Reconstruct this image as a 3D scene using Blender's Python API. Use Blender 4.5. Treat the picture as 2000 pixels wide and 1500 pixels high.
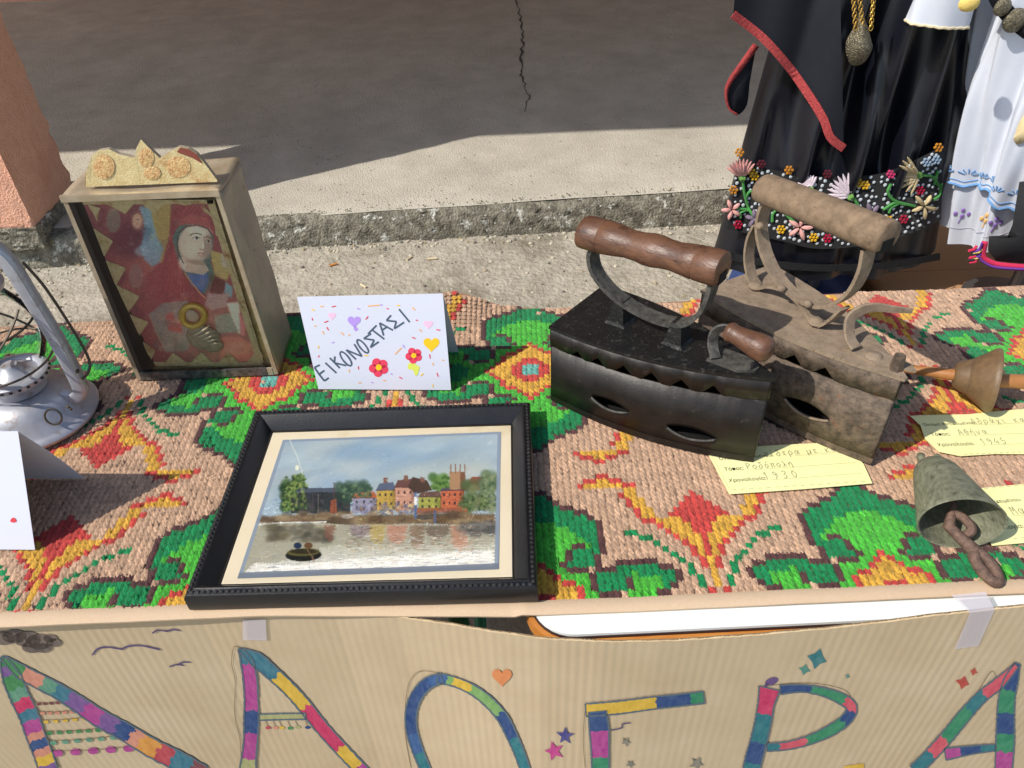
import bpy, math, random
import numpy as np
from mathutils import Vector, Matrix
random.seed(7); RNG = np.random.default_rng(7)
for o in list(bpy.data.objects): bpy.data.objects.remove(o)
scene = bpy.context.scene
COL = scene.collection

# ------------------------------------------------------------------ camera
FPX, CX, CY = 1500.0, 1000.0, 750.0            # focal length in photo pixels, photo centre
PITCH, ROLL, ZC = math.radians(39.63), math.radians(2.21), 1.42
F_ = np.array([0, math.cos(PITCH), -math.sin(PITCH)])
U_ = np.array([0, math.sin(PITCH), math.cos(PITCH)])
R_ = np.array([1.0, 0, 0])
cr, sr = math.cos(ROLL), math.sin(ROLL)
IX = cr * R_ - sr * U_
IY = -sr * R_ - cr * U_
CAMP = np.array([0, 0, ZC])
cam_d = bpy.data.cameras.new('camera'); cam = bpy.data.objects.new('camera', cam_d); COL.objects.link(cam)
cam_d.sensor_width = 36; cam_d.lens = 27.0; cam_d.clip_start = 0.02; cam_d.clip_end = 500
mw = Matrix.Identity(4)
for i in range(3):
    mw[i][0] = IX[i]; mw[i][1] = -IY[i]; mw[i][2] = -F_[i]; mw[i][3] = CAMP[i]
cam.matrix_world = mw
scene.camera = cam

# ------------------------------------------------------------------ light
ELEV, AZ = 46.0, 27.0        # sun height; direction the light travels, from +X towards +Y
wld = bpy.data.worlds.new('World'); scene.world = wld; wld.use_nodes = True
nt = wld.node_tree
sky = nt.nodes.new('ShaderNodeTexSky'); sky.sky_type = 'NISHITA'; sky.sun_disc = False
sky.sun_elevation = math.radians(ELEV); sky.sun_rotation = math.radians(270 - AZ)
bg = nt.nodes['Background']; bg.inputs[1].default_value = 0.15
nt.links.new(sky.outputs[0], bg.inputs[0])
ld = bpy.data.lights.new('sun', 'SUN'); ld.energy = 4.1; ld.angle = math.radians(0.53); ld.color = (1.0, 0.95, 0.87)
sun = bpy.data.objects.new('sun', ld); COL.objects.link(sun)
LD = Vector((math.cos(math.radians(ELEV)) * math.cos(math.radians(AZ)), math.cos(math.radians(ELEV)) * math.sin(math.radians(AZ)), -math.sin(math.radians(ELEV))))
sun.rotation_euler = LD.to_track_quat('-Z', 'Y').to_euler(); sun.location = (-4, -2, 5)
vs = scene.view_settings
vs.view_transform = 'Standard'; vs.look = 'None'; vs.exposure = 0.1; vs.gamma = 1.0; vs.use_curve_mapping = False

# ------------------------------------------------------------------ measuring helpers (photo pixel -> world)
def ray(px, py): return F_ + IX * (px - CX) / FPX + IY * (py - CY) / FPX
def atz(px, py, z):
    d = ray(px, py); return CAMP + d * ((z - ZC) / d[2])
def aty(px, py, Y):
    d = ray(px, py); return CAMP + d * (Y / d[1])
def atplane(px, py, o, n):
    d = ray(px, py); n = np.asarray(n, float); return CAMP + d * (np.dot(np.asarray(o, float) - CAMP, n) / np.dot(d, n))

# ------------------------------------------------------------------ materials
def lin(c): return tuple(((x / 255) / 12.92 if x / 255 <= .04045 else ((x / 255 + .055) / 1.055) ** 2.4) for x in c)
MATS = {}
def mat(name, rgb, rough=.6, metal=0.0, rgb2=None, nscale=40, namt=.5, bump=0, bscale=200, bdist=.001, spec=.5, detail=4, stretch=None, coat=0, sheen=0, third=None, tscale=8, tlow=.55, thigh=.62, vcol=False):
    if name in MATS: return MATS[name]
    m = bpy.data.materials.new(name); m.use_nodes = True; t = m.node_tree; N = t.nodes; L = t.links
    b = N['Principled BSDF']; b.inputs['Roughness'].default_value = rough; b.inputs['Metallic'].default_value = metal
    b.inputs['Specular IOR Level'].default_value = spec
    if coat: b.inputs['Coat Weight'].default_value = coat; b.inputs['Coat Roughness'].default_value = .12
    if sheen: b.inputs['Sheen Weight'].default_value = sheen
    c1 = lin(rgb) + (1,)
    tc = N.new('ShaderNodeTexCoord'); mp = N.new('ShaderNodeMapping'); L.new(tc.outputs['Object'], mp.inputs[0])
    if stretch: mp.inputs['Scale'].default_value = stretch
    src = None
    if vcol:
        a = N.new('ShaderNodeVertexColor'); a.layer_name = 'Col'; src = a.outputs[0]
    if rgb2 is not None:
        n = N.new('ShaderNodeTexNoise'); n.inputs['Scale'].default_value = nscale; n.inputs['Detail'].default_value = detail; n.inputs['Roughness'].default_value = .65
        L.new(mp.outputs[0], n.inputs[0])
        r = N.new('ShaderNodeValToRGB'); r.color_ramp.elements[0].position = .5 - namt / 2; r.color_ramp.elements[1].position = .5 + namt / 2
        r.color_ramp.elements[0].color = c1; r.color_ramp.elements[1].color = lin(rgb2) + (1,)
        L.new(n.outputs[0], r.inputs[0]); src = r.outputs[0]
        if third is not None:
            n2 = N.new('ShaderNodeTexNoise'); n2.inputs['Scale'].default_value = tscale; n2.inputs['Detail'].default_value = 6; n2.inputs['Roughness'].default_value = .7
            L.new(mp.outputs[0], n2.inputs[0])
            r2 = N.new('ShaderNodeValToRGB'); r2.color_ramp.elements[0].position = tlow; r2.color_ramp.elements[1].position = thigh
            L.new(n2.outputs[0], r2.inputs[0])
            mx = N.new('ShaderNodeMixRGB'); mx.inputs[2].default_value = lin(third) + (1,)
            L.new(r2.outputs[0], mx.inputs[0]); L.new(src, mx.inputs[1]); src = mx.outputs[0]
    if src is not None: L.new(src, b.inputs['Base Color'])
    else: b.inputs['Base Color'].default_value = c1
    if bump:
        n = N.new('ShaderNodeTexNoise'); n.inputs['Scale'].default_value = bscale; n.inputs['Detail'].default_value = 6
        L.new(mp.outputs[0], n.inputs[0])
        bp = N.new('ShaderNodeBump'); bp.inputs['Strength'].default_value = bump; bp.inputs['Distance'].default_value = bdist
        L.new(n.outputs[0], bp.inputs['Height']); L.new(bp.outputs[0], b.inputs['Normal'])
    MATS[name] = m; return m
def glass_mat(name, tint=(1, 1, 1), rough=.02, ior=1.45):
    m = bpy.data.materials.new(name); m.use_nodes = True; t = m.node_tree; N = t.nodes; L = t.links
    N.remove(N['Principled BSDF']); out = N['Material Output']
    tr = N.new('ShaderNodeBsdfTransparent'); tr.inputs[0].default_value = tint + (1,)
    gl = N.new('ShaderNodeBsdfGlossy'); gl.inputs['Roughness'].default_value = rough
    fr = N.new('ShaderNodeFresnel'); fr.inputs[0].default_value = ior
    mx = N.new('ShaderNodeMixShader'); L.new(fr.outputs[0], mx.inputs[0]); L.new(tr.outputs[0], mx.inputs[1]); L.new(gl.outputs[0], mx.inputs[2])
    L.new(mx.outputs[0], out.inputs[0]); return m

# ------------------------------------------------------------------ mesh helpers
class MB:
    def __init__(s): s.v = []; s.f = []; s.m = []
    def add(s, vs_, fs, mi=0):
        o = len(s.v); s.v.extend([tuple(map(float, p)) for p in vs_]); s.f.extend([tuple(i + o for i in f) for f in fs]); s.m.extend([mi] * len(fs)); return s
    def box(s, lo, hi, mi=0, bev=0):
        x0, y0, z0 = lo; x1, y1, z1 = hi
        if bev:
            b = bev; pts = []; 
            for (z, i) in ((z0, b), (z0 + b, 0), (z1 - b, 0), (z1, b)):
                pts += [(x0 + i, y0 + b, z), (x0 + b, y0 + i, z), (x1 - b, y0 + i, z), (x1 - i, y0 + b, z), (x1 - i, y1 - b, z), (x1 - b, y1 - i, z), (x0 + b, y1 - i, z), (x0 + i, y1 - b, z)]
            fs = [tuple(range(7, -1, -1)), tuple(range(24, 32))]
            for k in range(3):
                for j in range(8): a = k * 8 + j; c = k * 8 + (j + 1) % 8; fs.append((a, c, c + 8, a + 8))
            return s.add(pts, fs, mi)
        return s.add([(x0, y0, z0), (x1, y0, z0), (x1, y1, z0), (x0, y1, z0), (x0, y0, z1), (x1, y0, z1), (x1, y1, z1), (x0, y1, z1)],
                     [(0, 3, 2, 1), (4, 5, 6, 7), (0, 1, 5, 4), (1, 2, 6, 5), (2, 3, 7, 6), (3, 0, 4, 7)], mi)
    def tube(s, pts, r, n=10, mi=0, caps=True, flat=None, up=None):
        """swept section along pts; r scalar or list; flat=(a,b) makes an elliptical/flat section a x b"""
        P = [Vector(p) for p in pts]; k = len(P); R = r if hasattr(r, '__len__') else [r] * k
        prev = None; vs_ = []
        for i in range(k):
            T = (P[min(i + 1, k - 1)] - P[max(i - 1, 0)]).normalized()
            if up is not None: A = Vector(up)
            elif prev is None: A = Vector((0, 0, 1)) if abs(T.z) < .9 else Vector((1, 0, 0))
            else: A = prev
            A = (A - T * A.dot(T)).normalized(); prev = A; B = T.cross(A)
            for j in range(n):
                a = 2 * math.pi * j / n
                ca, sa = math.cos(a), math.sin(a)
                if flat: 
                    ca = math.copysign(abs(ca) ** .5, ca) * flat[0]; sa = math.copysign(abs(sa) ** .5, sa) * flat[1]
                vs_.append(P[i] + (A * ca + B * sa) * R[i])
        fs = []
        for i in range(k - 1):
            for j in range(n): a = i * n + j; b = i * n + (j + 1) % n; fs.append((a, b, b + n, a + n))
        if caps: fs += [tuple(range(n - 1, -1, -1)), tuple((k - 1) * n + j for j in range(n))]
        return s.add(vs_, fs, mi)
    def lathe(s, prof, n=32, mi=0, M=None, sx=1, sy=1):
        vs_ = []; fs = []; k = len(prof)
        for (r, z) in prof:
            for j in range(n):
                a = 2 * math.pi * j / n; p = Vector((r * math.cos(a) * sx, r * math.sin(a) * sy, z))
                vs_.append(M @ p if M else p)
        for i in range(k - 1):
            for j in range(n): a = i * n + j; b = i * n + (j + 1) % n; fs.append((a, b, b + n, a + n))
        return s.add(vs_, fs, mi)
    def prism(s, poly, fmap, t0, t1, mi=0):
        """poly of 2D points; fmap(u,v,t)->3D"""
        n = len(poly); vs_ = [fmap(u, v, t0) for u, v in poly] + [fmap(u, v, t1) for u, v in poly]
        fs = [tuple(range(n - 1, -1, -1)), tuple(range(n, 2 * n))] + [(i, (i + 1) % n, n + (i + 1) % n, n + i) for i in range(n)]
        return s.add(vs_, fs, mi)
    def ball(s, c, r, mi=0, n=8, k=5, sc=(1, 1, 1)):
        vs_ = []; fs = []
        for i in range(k + 1):
            th = math.pi * i / k
            for j in range(n):
                a = 2 * math.pi * j / n
                vs_.append((c[0] + r * sc[0] * math.sin(th) * math.cos(a), c[1] + r * sc[1] * math.sin(th) * math.sin(a), c[2] + r * sc[2] * math.cos(th)))
        for i in range(k):
            for j in range(n): a = i * n + j; b = i * n + (j + 1) % n; fs.append((a, a + n, b + n, b))
        return s.add(vs_, fs, mi)
    def grid(s, nu, nv, fn, mi=0):
        vs_ = [fn(i / nu, j / nv) for j in range(nv + 1) for i in range(nu + 1)]
        fs = [(j * (nu + 1) + i, j * (nu + 1) + i + 1, (j + 1) * (nu + 1) + i + 1, (j + 1) * (nu + 1) + i) for j in range(nv) for i in range(nu)]
        return s.add(vs_, fs, mi)
    def build(s, name, mats, parent=None, smooth=True, angle=40):
        me = bpy.data.meshes.new(name); me.from_pydata(s.v, [], s.f)
        if not isinstance(mats, (list, tuple)): mats = [mats]
        for m in mats: me.materials.append(m)
        if len(mats) > 1: me.polygons.foreach_set('material_index', s.m)
        me.validate(); me.update()
        if smooth:
            me.polygons.foreach_set('use_smooth', [True] * len(me.polygons)); me.set_sharp_from_angle(angle=math.radians(angle))
        o = bpy.data.objects.new(name, me); COL.objects.link(o)
        if parent is not None:
            o.parent = parent; o.matrix_parent_inverse = parent.matrix_world.inverted()
        return o
def empty(name, loc, label, cat, group=None):
    o = bpy.data.objects.new(name, None); COL.objects.link(o); o.location = loc; o.empty_display_size = .05
    o.matrix_world = Matrix.Translation(loc)
    o['label'] = label; o['category'] = cat
    if group: o['group'] = group
    return o
def tag(o, label, cat=None, group=None, kind=None):
    if label: o['label'] = label
    if cat: o['category'] = cat
    if group: o['group'] = group
    if kind: o['kind'] = kind
    return o
def solidify(o, t, off=-1):
    m = o.modifiers.new('solid', 'SOLIDIFY'); m.thickness = t; m.offset = off; return o
def spline(pts, n):
    """Catmull-Rom through points, n samples"""
    P = np.array(pts, float); k = len(P)
    if k < 3: return [tuple(P[0] + (P[-1] - P[0]) * t) for t in np.linspace(0, 1, n)]
    Q = np.vstack([2 * P[0] - P[1], P, 2 * P[-1] - P[-2]]); out = []
    for t in np.linspace(0, k - 1 - 1e-9, n):
        i = int(t); f = t - i; p0, p1, p2, p3 = Q[i:i + 4]
        out.append(tuple(.5 * ((2 * p1) + (-p0 + p2) * f + (2 * p0 - 5 * p1 + 4 * p2 - p3) * f * f + (-p0 + 3 * p1 - 3 * p2 + p3) * f ** 3)))
    return out
def ribbon(mb, pts, w, fmap, mi=0, n=None, lift=0.0, taper=False, jit=0):
    """flat stroke: pts in 2D, width w (scalar or list), laid on a surface by fmap(u,v,lift)"""
    n = n or max(2, 4 * len(pts)); Q = spline(pts, n) if len(pts) > 2 else spline(pts, max(2, n // 2)); n = len(Q)
    W = np.interp(np.linspace(0, 1, n), np.linspace(0, 1, len(w)), w) if hasattr(w, '__len__') else [w] * n
    vs_ = []
    for i in range(n):
        a = np.array(Q[min(i + 1, n - 1)]) - np.array(Q[max(i - 1, 0)]); l = np.hypot(*a) or 1; nx, ny = -a[1] / l, a[0] / l
        ww = W[i] * .5 * (1 + (random.uniform(-jit, jit) if jit else 0))
        if taper: ww *= .35 + .65 * math.sin(math.pi * (i + .5) / n)
        vs_ += [fmap(Q[i][0] + nx * ww, Q[i][1] + ny * ww, lift), fmap(Q[i][0] - nx * ww, Q[i][1] - ny * ww, lift)]
    mb.add(vs_, [(2 * i, 2 * i + 2, 2 * i + 3, 2 * i + 1) for i in range(n - 1)], mi)
def polyfan(mb, pts, fmap, mi=0, lift=0.0):
    c = np.mean(np.array(pts), 0)
    vs_ = [fmap(c[0], c[1], lift)] + [fmap(p[0], p[1], lift) for p in pts]; n = len(pts)
    mb.add(vs_, [(0, 1 + i, 1 + (i + 1) % n) for i in range(n)], mi)
def circle(cx, cy, rx, ry=None, n=16, rot=0): 
    ry = ry or rx; out = []
    for i in range(n):
        a = 2 * math.pi * i / n; x, y = rx * math.cos(a), ry * math.sin(a)
        out.append((cx + x * math.cos(rot) - y * math.sin(rot), cy + x * math.sin(rot) + y * math.cos(rot)))
    return out
def fbm1(x, seed=0):
    return sum(math.sin(x * f + seed * 7.3 + f * 1.7) / f ** .8 for f in (1.0, 2.3, 5.1, 11.7, 23.9)) / 2.5

# ------------------------------------------------------------------ small raster painter -> vertex colours (flat printed pictures)
class Canvas:
    def __init__(s, quad, W, H, base):
        s.W, s.H = W, H; s.a = np.ones((H, W, 3)) * np.array(base) / 255.
        u, v = np.meshgrid(np.linspace(0, 1, W), np.linspace(0, 1, H))     # v = 0 at the top
        A = []; B = []
        for (x, y), (uu, vv) in zip(quad, ((0, 0), (1, 0), (1, 1), (0, 1))):
            A += [[uu, vv, 1, 0, 0, 0, -x * uu, -x * vv], [0, 0, 0, uu, vv, 1, -y * uu, -y * vv]]; B += [x, y]
        h = np.linalg.solve(np.array(A, float), np.array(B, float))
        d = h[6] * u + h[7] * v + 1
        s.X = (h[0] * u + h[1] * v + h[2]) / d; s.Y = (h[3] * u + h[4] * v + h[5]) / d; s.u, s.v = u, v
    def blend(s, m, c): s.a += (np.array(c) / 255. - s.a) * m[..., None]
    def poly(s, pts, c, al=1.0, wob=0.0):
        X, Y = s.X, s.Y
        if wob: X = X + wob * np.sin(Y * .35 + pts[0][0]); Y = Y + wob * np.sin(X * .4)
        ins = np.zeros(X.shape, bool); n = len(pts)
        for i in range(n):
            x0, y0 = pts[i]; x1, y1 = pts[(i + 1) % n]
            if y0 == y1: continue
            cnd = ((y0 > Y) != (y1 > Y)); ins ^= cnd & (X < (x1 - x0) * (Y - y0) / (y1 - y0) + x0)
        s.blend(ins * al, c)
    def ell(s, cx, cy, rx, ry, c, al=1.0, soft=.25, rot=0):
        dx, dy = s.X - cx, s.Y - cy; ca, sa = math.cos(rot), math.sin(rot)
        d = np.hypot((dx * ca + dy * sa) / rx, (-dx * sa + dy * ca) / ry)
        s.blend(np.clip((1 - d) / max(soft, 1e-3) + .5, 0, 1) * al * (d < 1 + soft), c)
    def line(s, pts, w, c, al=1.0):
        m = np.zeros(s.X.shape)
        for (x0, y0), (x1, y1) in zip(pts[:-1], pts[1:]):
            L2 = (x1 - x0) ** 2 + (y1 - y0) ** 2 or 1e-9
            t = np.clip(((s.X - x0) * (x1 - x0) + (s.Y - y0) * (y1 - y0)) / L2, 0, 1)
            d = np.hypot(s.X - x0 - t * (x1 - x0), s.Y - y0 - t * (y1 - y0)); m = np.maximum(m, np.clip(w / 2 + .5 - d, 0, 1))
        s.blend(m * al, c)
    def blotch(s, n, box, r, cols, al=.5, asp=1.0):
        for _ in range(n):
            x = random.uniform(box[0], box[2]); y = random.uniform(box[1], box[3]); q = random.uniform(*r)
            s.ell(x, y, q * asp, q, random.choice(cols), al, .6)
    def brush(s, n, L, amt, mask=None):
        H, W = s.H, s.W
        for _ in range(n):
            i, j = random.randrange(W), random.randrange(H)
            if mask is not None and not mask[j, i]: continue
            l = random.uniform(*L); a = random.uniform(-.5, .5) + (1.57 if random.random() < .3 else 0); c = np.clip(s.a[j, i] * (1 + random.gauss(0, amt)) + np.array([random.gauss(0, amt * .12) for _ in range(3)]), 0, 1)
            for t in np.arange(-l / 2, l / 2, .7):
                x, y = int(i + t * math.cos(a)), int(j + t * math.sin(a))
                if 0 <= x < W and 0 <= y < H: s.a[y, x] += (c - s.a[y, x]) * .75
    def noise(s, amt): s.a = np.clip(s.a * (1 + RNG.normal(0, amt, (s.H, s.W, 1))), 0, 1)
    def mesh(s, name, fmap, material, parent):
        W, H = s.W, s.H
        P = np.array([fmap(s.u[j, i], 1 - s.v[j, i]) for j in range(H) for i in range(W)])
        idx = np.arange(W * H).reshape(H, W)
        f = np.stack([idx[1:, :-1], idx[1:, 1:], idx[:-1, 1:], idx[:-1, :-1]], -1).reshape(-1, 4)
        me = bpy.data.meshes.new(name); me.from_pydata(P.tolist(), [], f.tolist()); me.materials.append(material)
        c = np.clip(s.a, 0, 1); c = np.where(c <= .04045, c / 12.92, ((c + .055) / 1.055) ** 2.4)
        ca = np.ones((W * H, 4), np.float32); ca[:, :3] = c.reshape(-1, 3)
        at = me.color_attributes.new('Col', 'FLOAT_COLOR', 'POINT'); at.data.foreach_set('color', ca.ravel())
        me.update(); o = bpy.data.objects.new(name, me); COL.objects.link(o)
        o.parent = parent; o.matrix_parent_inverse = parent.matrix_world.inverted(); return o
VPRINT = mat('printed paper', (255, 255, 255), rough=.35, vcol=True, spec=.35)
VICON = mat('printed icon paper', (255, 255, 255), rough=.45, vcol=True, spec=.4)

# ================================================================== SETTING
M_ground = mat('dusty concrete ground', (152, 145, 130), .95, rgb2=(192, 184, 168), nscale=14, namt=.5, detail=10, bump=.9, bscale=55, bdist=.012, spec=.15, third=(132, 124, 108), tscale=3.1, tlow=.5, thigh=.68)
M_pave = mat('worn cement pavement', (170, 163, 148), .95, rgb2=(204, 197, 181), nscale=5, namt=.5, detail=14, bump=.9, bscale=150, bdist=.006, spec=.15, third=(138, 131, 121), tscale=55, tlow=.60, thigh=.72)
M_kerb = mat('lichen covered kerb concrete', (86, 82, 72), .95, rgb2=(162, 156, 139), nscale=30, namt=.34, detail=12, bump=1.0, bscale=110, bdist=.012, spec=.1, third=(206, 205, 194), tscale=24, tlow=.58, thigh=.63)
KDIR = math.atan2(2.631 - 2.493, .825 + 1.866)
def kerbY(x): return 2.493 + (x + 1.866) * math.tan(KDIR)
# ground sheet, gently uneven near the camera
mb = MB()
def gz(x, y): return .006 * math.sin(x * 2.1 + y) + .004 * math.sin(y * 5.3 - x * 1.7) + .002 * math.sin(x * 17 + y * 13)
xs = sorted(set([-60, -25, -10, -5] + [round(-3 + i * .08, 3) for i in range(82)] + [5, 10, 25, 60]))
ys = sorted(set([-60, -25, -8, -2] + [round(-.4 + i * .08, 3) for i in range(40)] + [4, 8, 25, 60]))
vs_ = [(x, y, gz(x, y) if abs(x) < 4 and abs(y) < 4 else 0) for y in ys for x in xs]; nx = len(xs)
mb.add(vs_, [(j * nx + i, j * nx + i + 1, (j + 1) * nx + i + 1, (j + 1) * nx + i) for j in range(len(ys) - 1) for i in range(nx - 1)])
tag(mb.build('ground', M_ground), None, kind='structure')
# kerb with a broken, pitted face
mb = MB(); NX = 420; prof = [(.0, -.05), (-.004, .02), (.0, .045), (.004, .07), (.008, .090), (.016, .104), (.027, .114), (.040, .119), (.055, .121)]
vs_ = []
for i in range(NX + 1):
    x = -3.4 + 6.4 * i / NX
    for k, (dy, z) in enumerate(prof):
        a = .011 * fbm1(x * 21, k * .35) + random.uniform(-.004, .004) if k < 7 else .002 * fbm1(x * 19, k)
        vs_.append((x, kerbY(x) + dy + a, z + (.005 * fbm1(x * 17, 3 + k * .2) + random.uniform(-.0015, .0015) if 2 < k < 8 else 0)))
n = len(prof); mb.add(vs_, [(i * n + k, (i + 1) * n + k, (i + 1) * n + k + 1, i * n + k + 1) for i in range(NX) for k in range(n - 1)])
tag(mb.build('kerb', M_kerb, angle=75), None, kind='structure')
# pavement behind it
mb = MB(); NXp, NYp = 90, 46
def pavz(x, y): return .126 + .004 * math.sin(x * 1.3 + .4) + .003 * math.sin(y * 3.1 + x * .7) + .0015 * math.sin(x * 9 + y * 7)
mb.grid(NXp, NYp, lambda u, v: (-5 + 11 * u, kerbY(-5 + 11 * u) + .034 + 5.0 * v ** 1.3, pavz(-5 + 11 * u, kerbY(-5 + 11 * u) + .034 + 5.0 * v ** 1.3) - (.010 if v == 0 else 0)))
pave = tag(mb.build('pavement', M_pave), None, kind='structure')
# crack across the pavement (a thin jagged dark strip laid just above the surface)
mb = MB(); M_crack = mat('dark crack strip', (78, 74, 70), .95)
pts = []
for px, py in [(1010, 0), (1017, 40), (1021, 75), (1019, 110), (1016, 135), (1022, 160), (1034, 187), (1022, 225)]:
    p = atz(px, py, .128); pts.append((p[0], p[1]))
jag = []
for a, b in zip(pts[:-1], pts[1:]):
    for t in np.linspace(0, 1, 7)[:-1]: jag.append((a[0] + (b[0] - a[0]) * t + random.uniform(-.010, .010), a[1] + (b[1] - a[1]) * t))
vs_ = []
for i, (x, y) in enumerate(jag):
    w = random.uniform(.002, .007) * (1.2 if i < len(jag) * .7 else .6); vs_ += [(x - w, y, pavz(x - w, y) + .003), (x + w, y, pavz(x + w, y) + .003)]
mb.add(vs_, [(2 * i, 2 * i + 1, 2 * i + 3, 2 * i + 2) for i in range(len(jag) - 1)])
mb.build('crack', M_crack, pave, smooth=False)

# porch: salmon pillar at the kerb edge, roof slab over the pavement, back wall
M_salmon = mat('salmon roughcast plaster', (224, 166, 138), .95, rgb2=(236, 184, 156), nscale=40, namt=.5, bump=.8, bscale=130, bdist=.010, spec=.1, third=(206, 138, 112), tscale=5, tlow=.52, thigh=.8)
M_slab = mat('porch roof concrete', (190, 184, 172), .9, rgb2=(170, 164, 150), nscale=4)
porch = empty('porch_building', (-1.8, 2.6, 0), 'salmon plastered porch with a rough pillar standing on the kerb', 'building')
px0, px1, py0, py1 = -2.05, -1.655, 2.47, 2.80
mb = MB(); NZ = 60; ring = []
def per(t):      # perimeter of the pillar, rounded rough corners
    per_pts = [(px0, py0), (px1, py0), (px1, py1), (px0, py1)]
    k = int(t * 4) % 4; f = t * 4 - int(t * 4); a, b = per_pts[k], per_pts[(k + 1) % 4]; return (a[0] + (b[0] - a[0]) * f, a[1] + (b[1] - a[1]) * f)
NP = 96
for j in range(NZ + 1):
    z = .172 + 2.8 * (j / NZ) ** 1.6
    for i in range(NP):
        x, y = per(i / NP); r = .004 * fbm1(x * 37 + y * 23, z * 9) + random.uniform(-.003, .003); cx_, cy_ = (px0 + px1) / 2, (py0 + py1) / 2
        vs_ = (x + r * (1 if x > cx_ else -1), y + r * (1 if y > cy_ else -1), z); mb.v.append(vs_)
for j in range(NZ):
    for i in range(NP): a = j * NP + i; b = j * NP + (i + 1) % NP; mb.f.append((a, b, b + NP, a + NP)); mb.m.append(0)
mb.build('pillar', M_salmon, porch, angle=70)
mb = MB(); NPl = 120
for j in range(9):
    for i in range(NPl):
        x, y = per(i / NPl); r = .006 + .009 * fbm1(x * 31 + y * 27, j * .4) + random.uniform(-.003, .003); cx_, cy_ = (px0 + px1) / 2, (py0 + py1) / 2
        mb.v.append((x + r * (1 if x > cx_ else -1), y + r * (1 if y > cy_ else -1), .09 + .0105 * j + .004 * fbm1(i * .9, 2) * (j == 8)))
for j in range(8):
    for i in range(NPl): a = j * NPl + i; b = j * NPl + (i + 1) % NPl; mb.f.append((a, b, b + NPl, a + NPl)); mb.m.append(0)
mb.f.append(tuple(8 * NPl + i for i in range(NPl))); mb.m.append(0)
mb.build('plinth', M_kerb, porch, angle=75)
MB().box((-6, 2.02, 2.95), (6, 7.9, 3.15)).build('roof_slab', M_slab, porch, smooth=False)
mb = MB(); mb.box((-6, 6.05, .1), (6, 6.3, 2.95)); mb.build('back_wall', M_salmon, porch, smooth=False)

# loose gravel, grit on the ground and the pavement
mb = MB(); 
def stone(x, y, z, r):
    n = 5; a0 = random.uniform(0, 6); top = []; 
    vs_ = []
    for k, (zz, q) in enumerate(((-.2, .8), (.35, 1.0), (.8, .55))):
        for i in range(n): a = a0 + 2 * math.pi * i / n + k * .3; rr = r * q * random.uniform(.75, 1.25); vs_.append((x + rr * math.cos(a), y + rr * math.sin(a), z + r * zz))
    fs = [(k * n + i, k * n + (i + 1) % n, (k + 1) * n + (i + 1) % n, (k + 1) * n + i) for k in range(2) for i in range(n)] + [tuple(2 * n + i for i in range(n))]
    mb.add(vs_, fs, random.choice((0, 0, 1, 2)))
for _ in range(2600):
    x = random.uniform(-2.2, 1.3); y = random.uniform(1.3, kerbY(x) - .01); stone(x, y, gz(x, y), random.choice((.0018, .0025, .0025, .004, .006)) * random.uniform(.7, 1.4))
for _ in range(350):
    x = random.uniform(-2.2, 1.3); stone(x, kerbY(x) - random.uniform(.0, .06), gz(x, kerbY(x)), random.uniform(.002, .008))
for _ in range(3400):
    x = random.uniform(-2.6, 2.0); y = kerbY(x) + .04 + 3.0 * random.random() ** 2; stone(x, y, pavz(x, y) - .001, random.uniform(.0015, .0042))
g = mb.build('gravel', [mat('pale grit', (196, 188, 168), .95), mat('tan grit', (168, 154, 126), .95), mat('grey grit', (120, 114, 104), .95)], smooth=False)
tag(g, 'loose pale gravel and grit scattered along the kerb', 'gravel', kind='stuff')
# litter
def litter(name, px, py, L, r, ang, m, label, cat):
    p = atz(px, py, .008); mb = MB(); d = (math.cos(ang) * L / 2, math.sin(ang) * L / 2)
    mb.tube([(p[0] - d[0], p[1] - d[1], gz(p[0], p[1]) + r), (p[0] + d[0], p[1] + d[1], gz(p[0], p[1]) + r)], r, 8)
    tag(mb.build(name, m), label, cat)
M_butt = mat('orange filter paper', (206, 138, 70), .8); M_chip = mat('pale wood splinter', (214, 196, 160), .8)
litter('cigarette_butt', 652, 520, .028, .004, .5, M_butt, 'orange cigarette butt on the ground right of the icon box', 'cigarette butt')
litter('wood_splinter', 844, 508, .035, .004, .05, M_chip, 'pale wood splinter lying below the kerb, above the white card', 'splinter')
litter('wood_splinter', 800, 507, .026, .0035, .9, M_chip, 'short tilted wood splinter left of the longer pale one', 'splinter')
litter('wood_splinter', 710, 560, .03, .0035, -.8, M_chip, 'wood splinter on the ground just above the white card', 'splinter')

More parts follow.
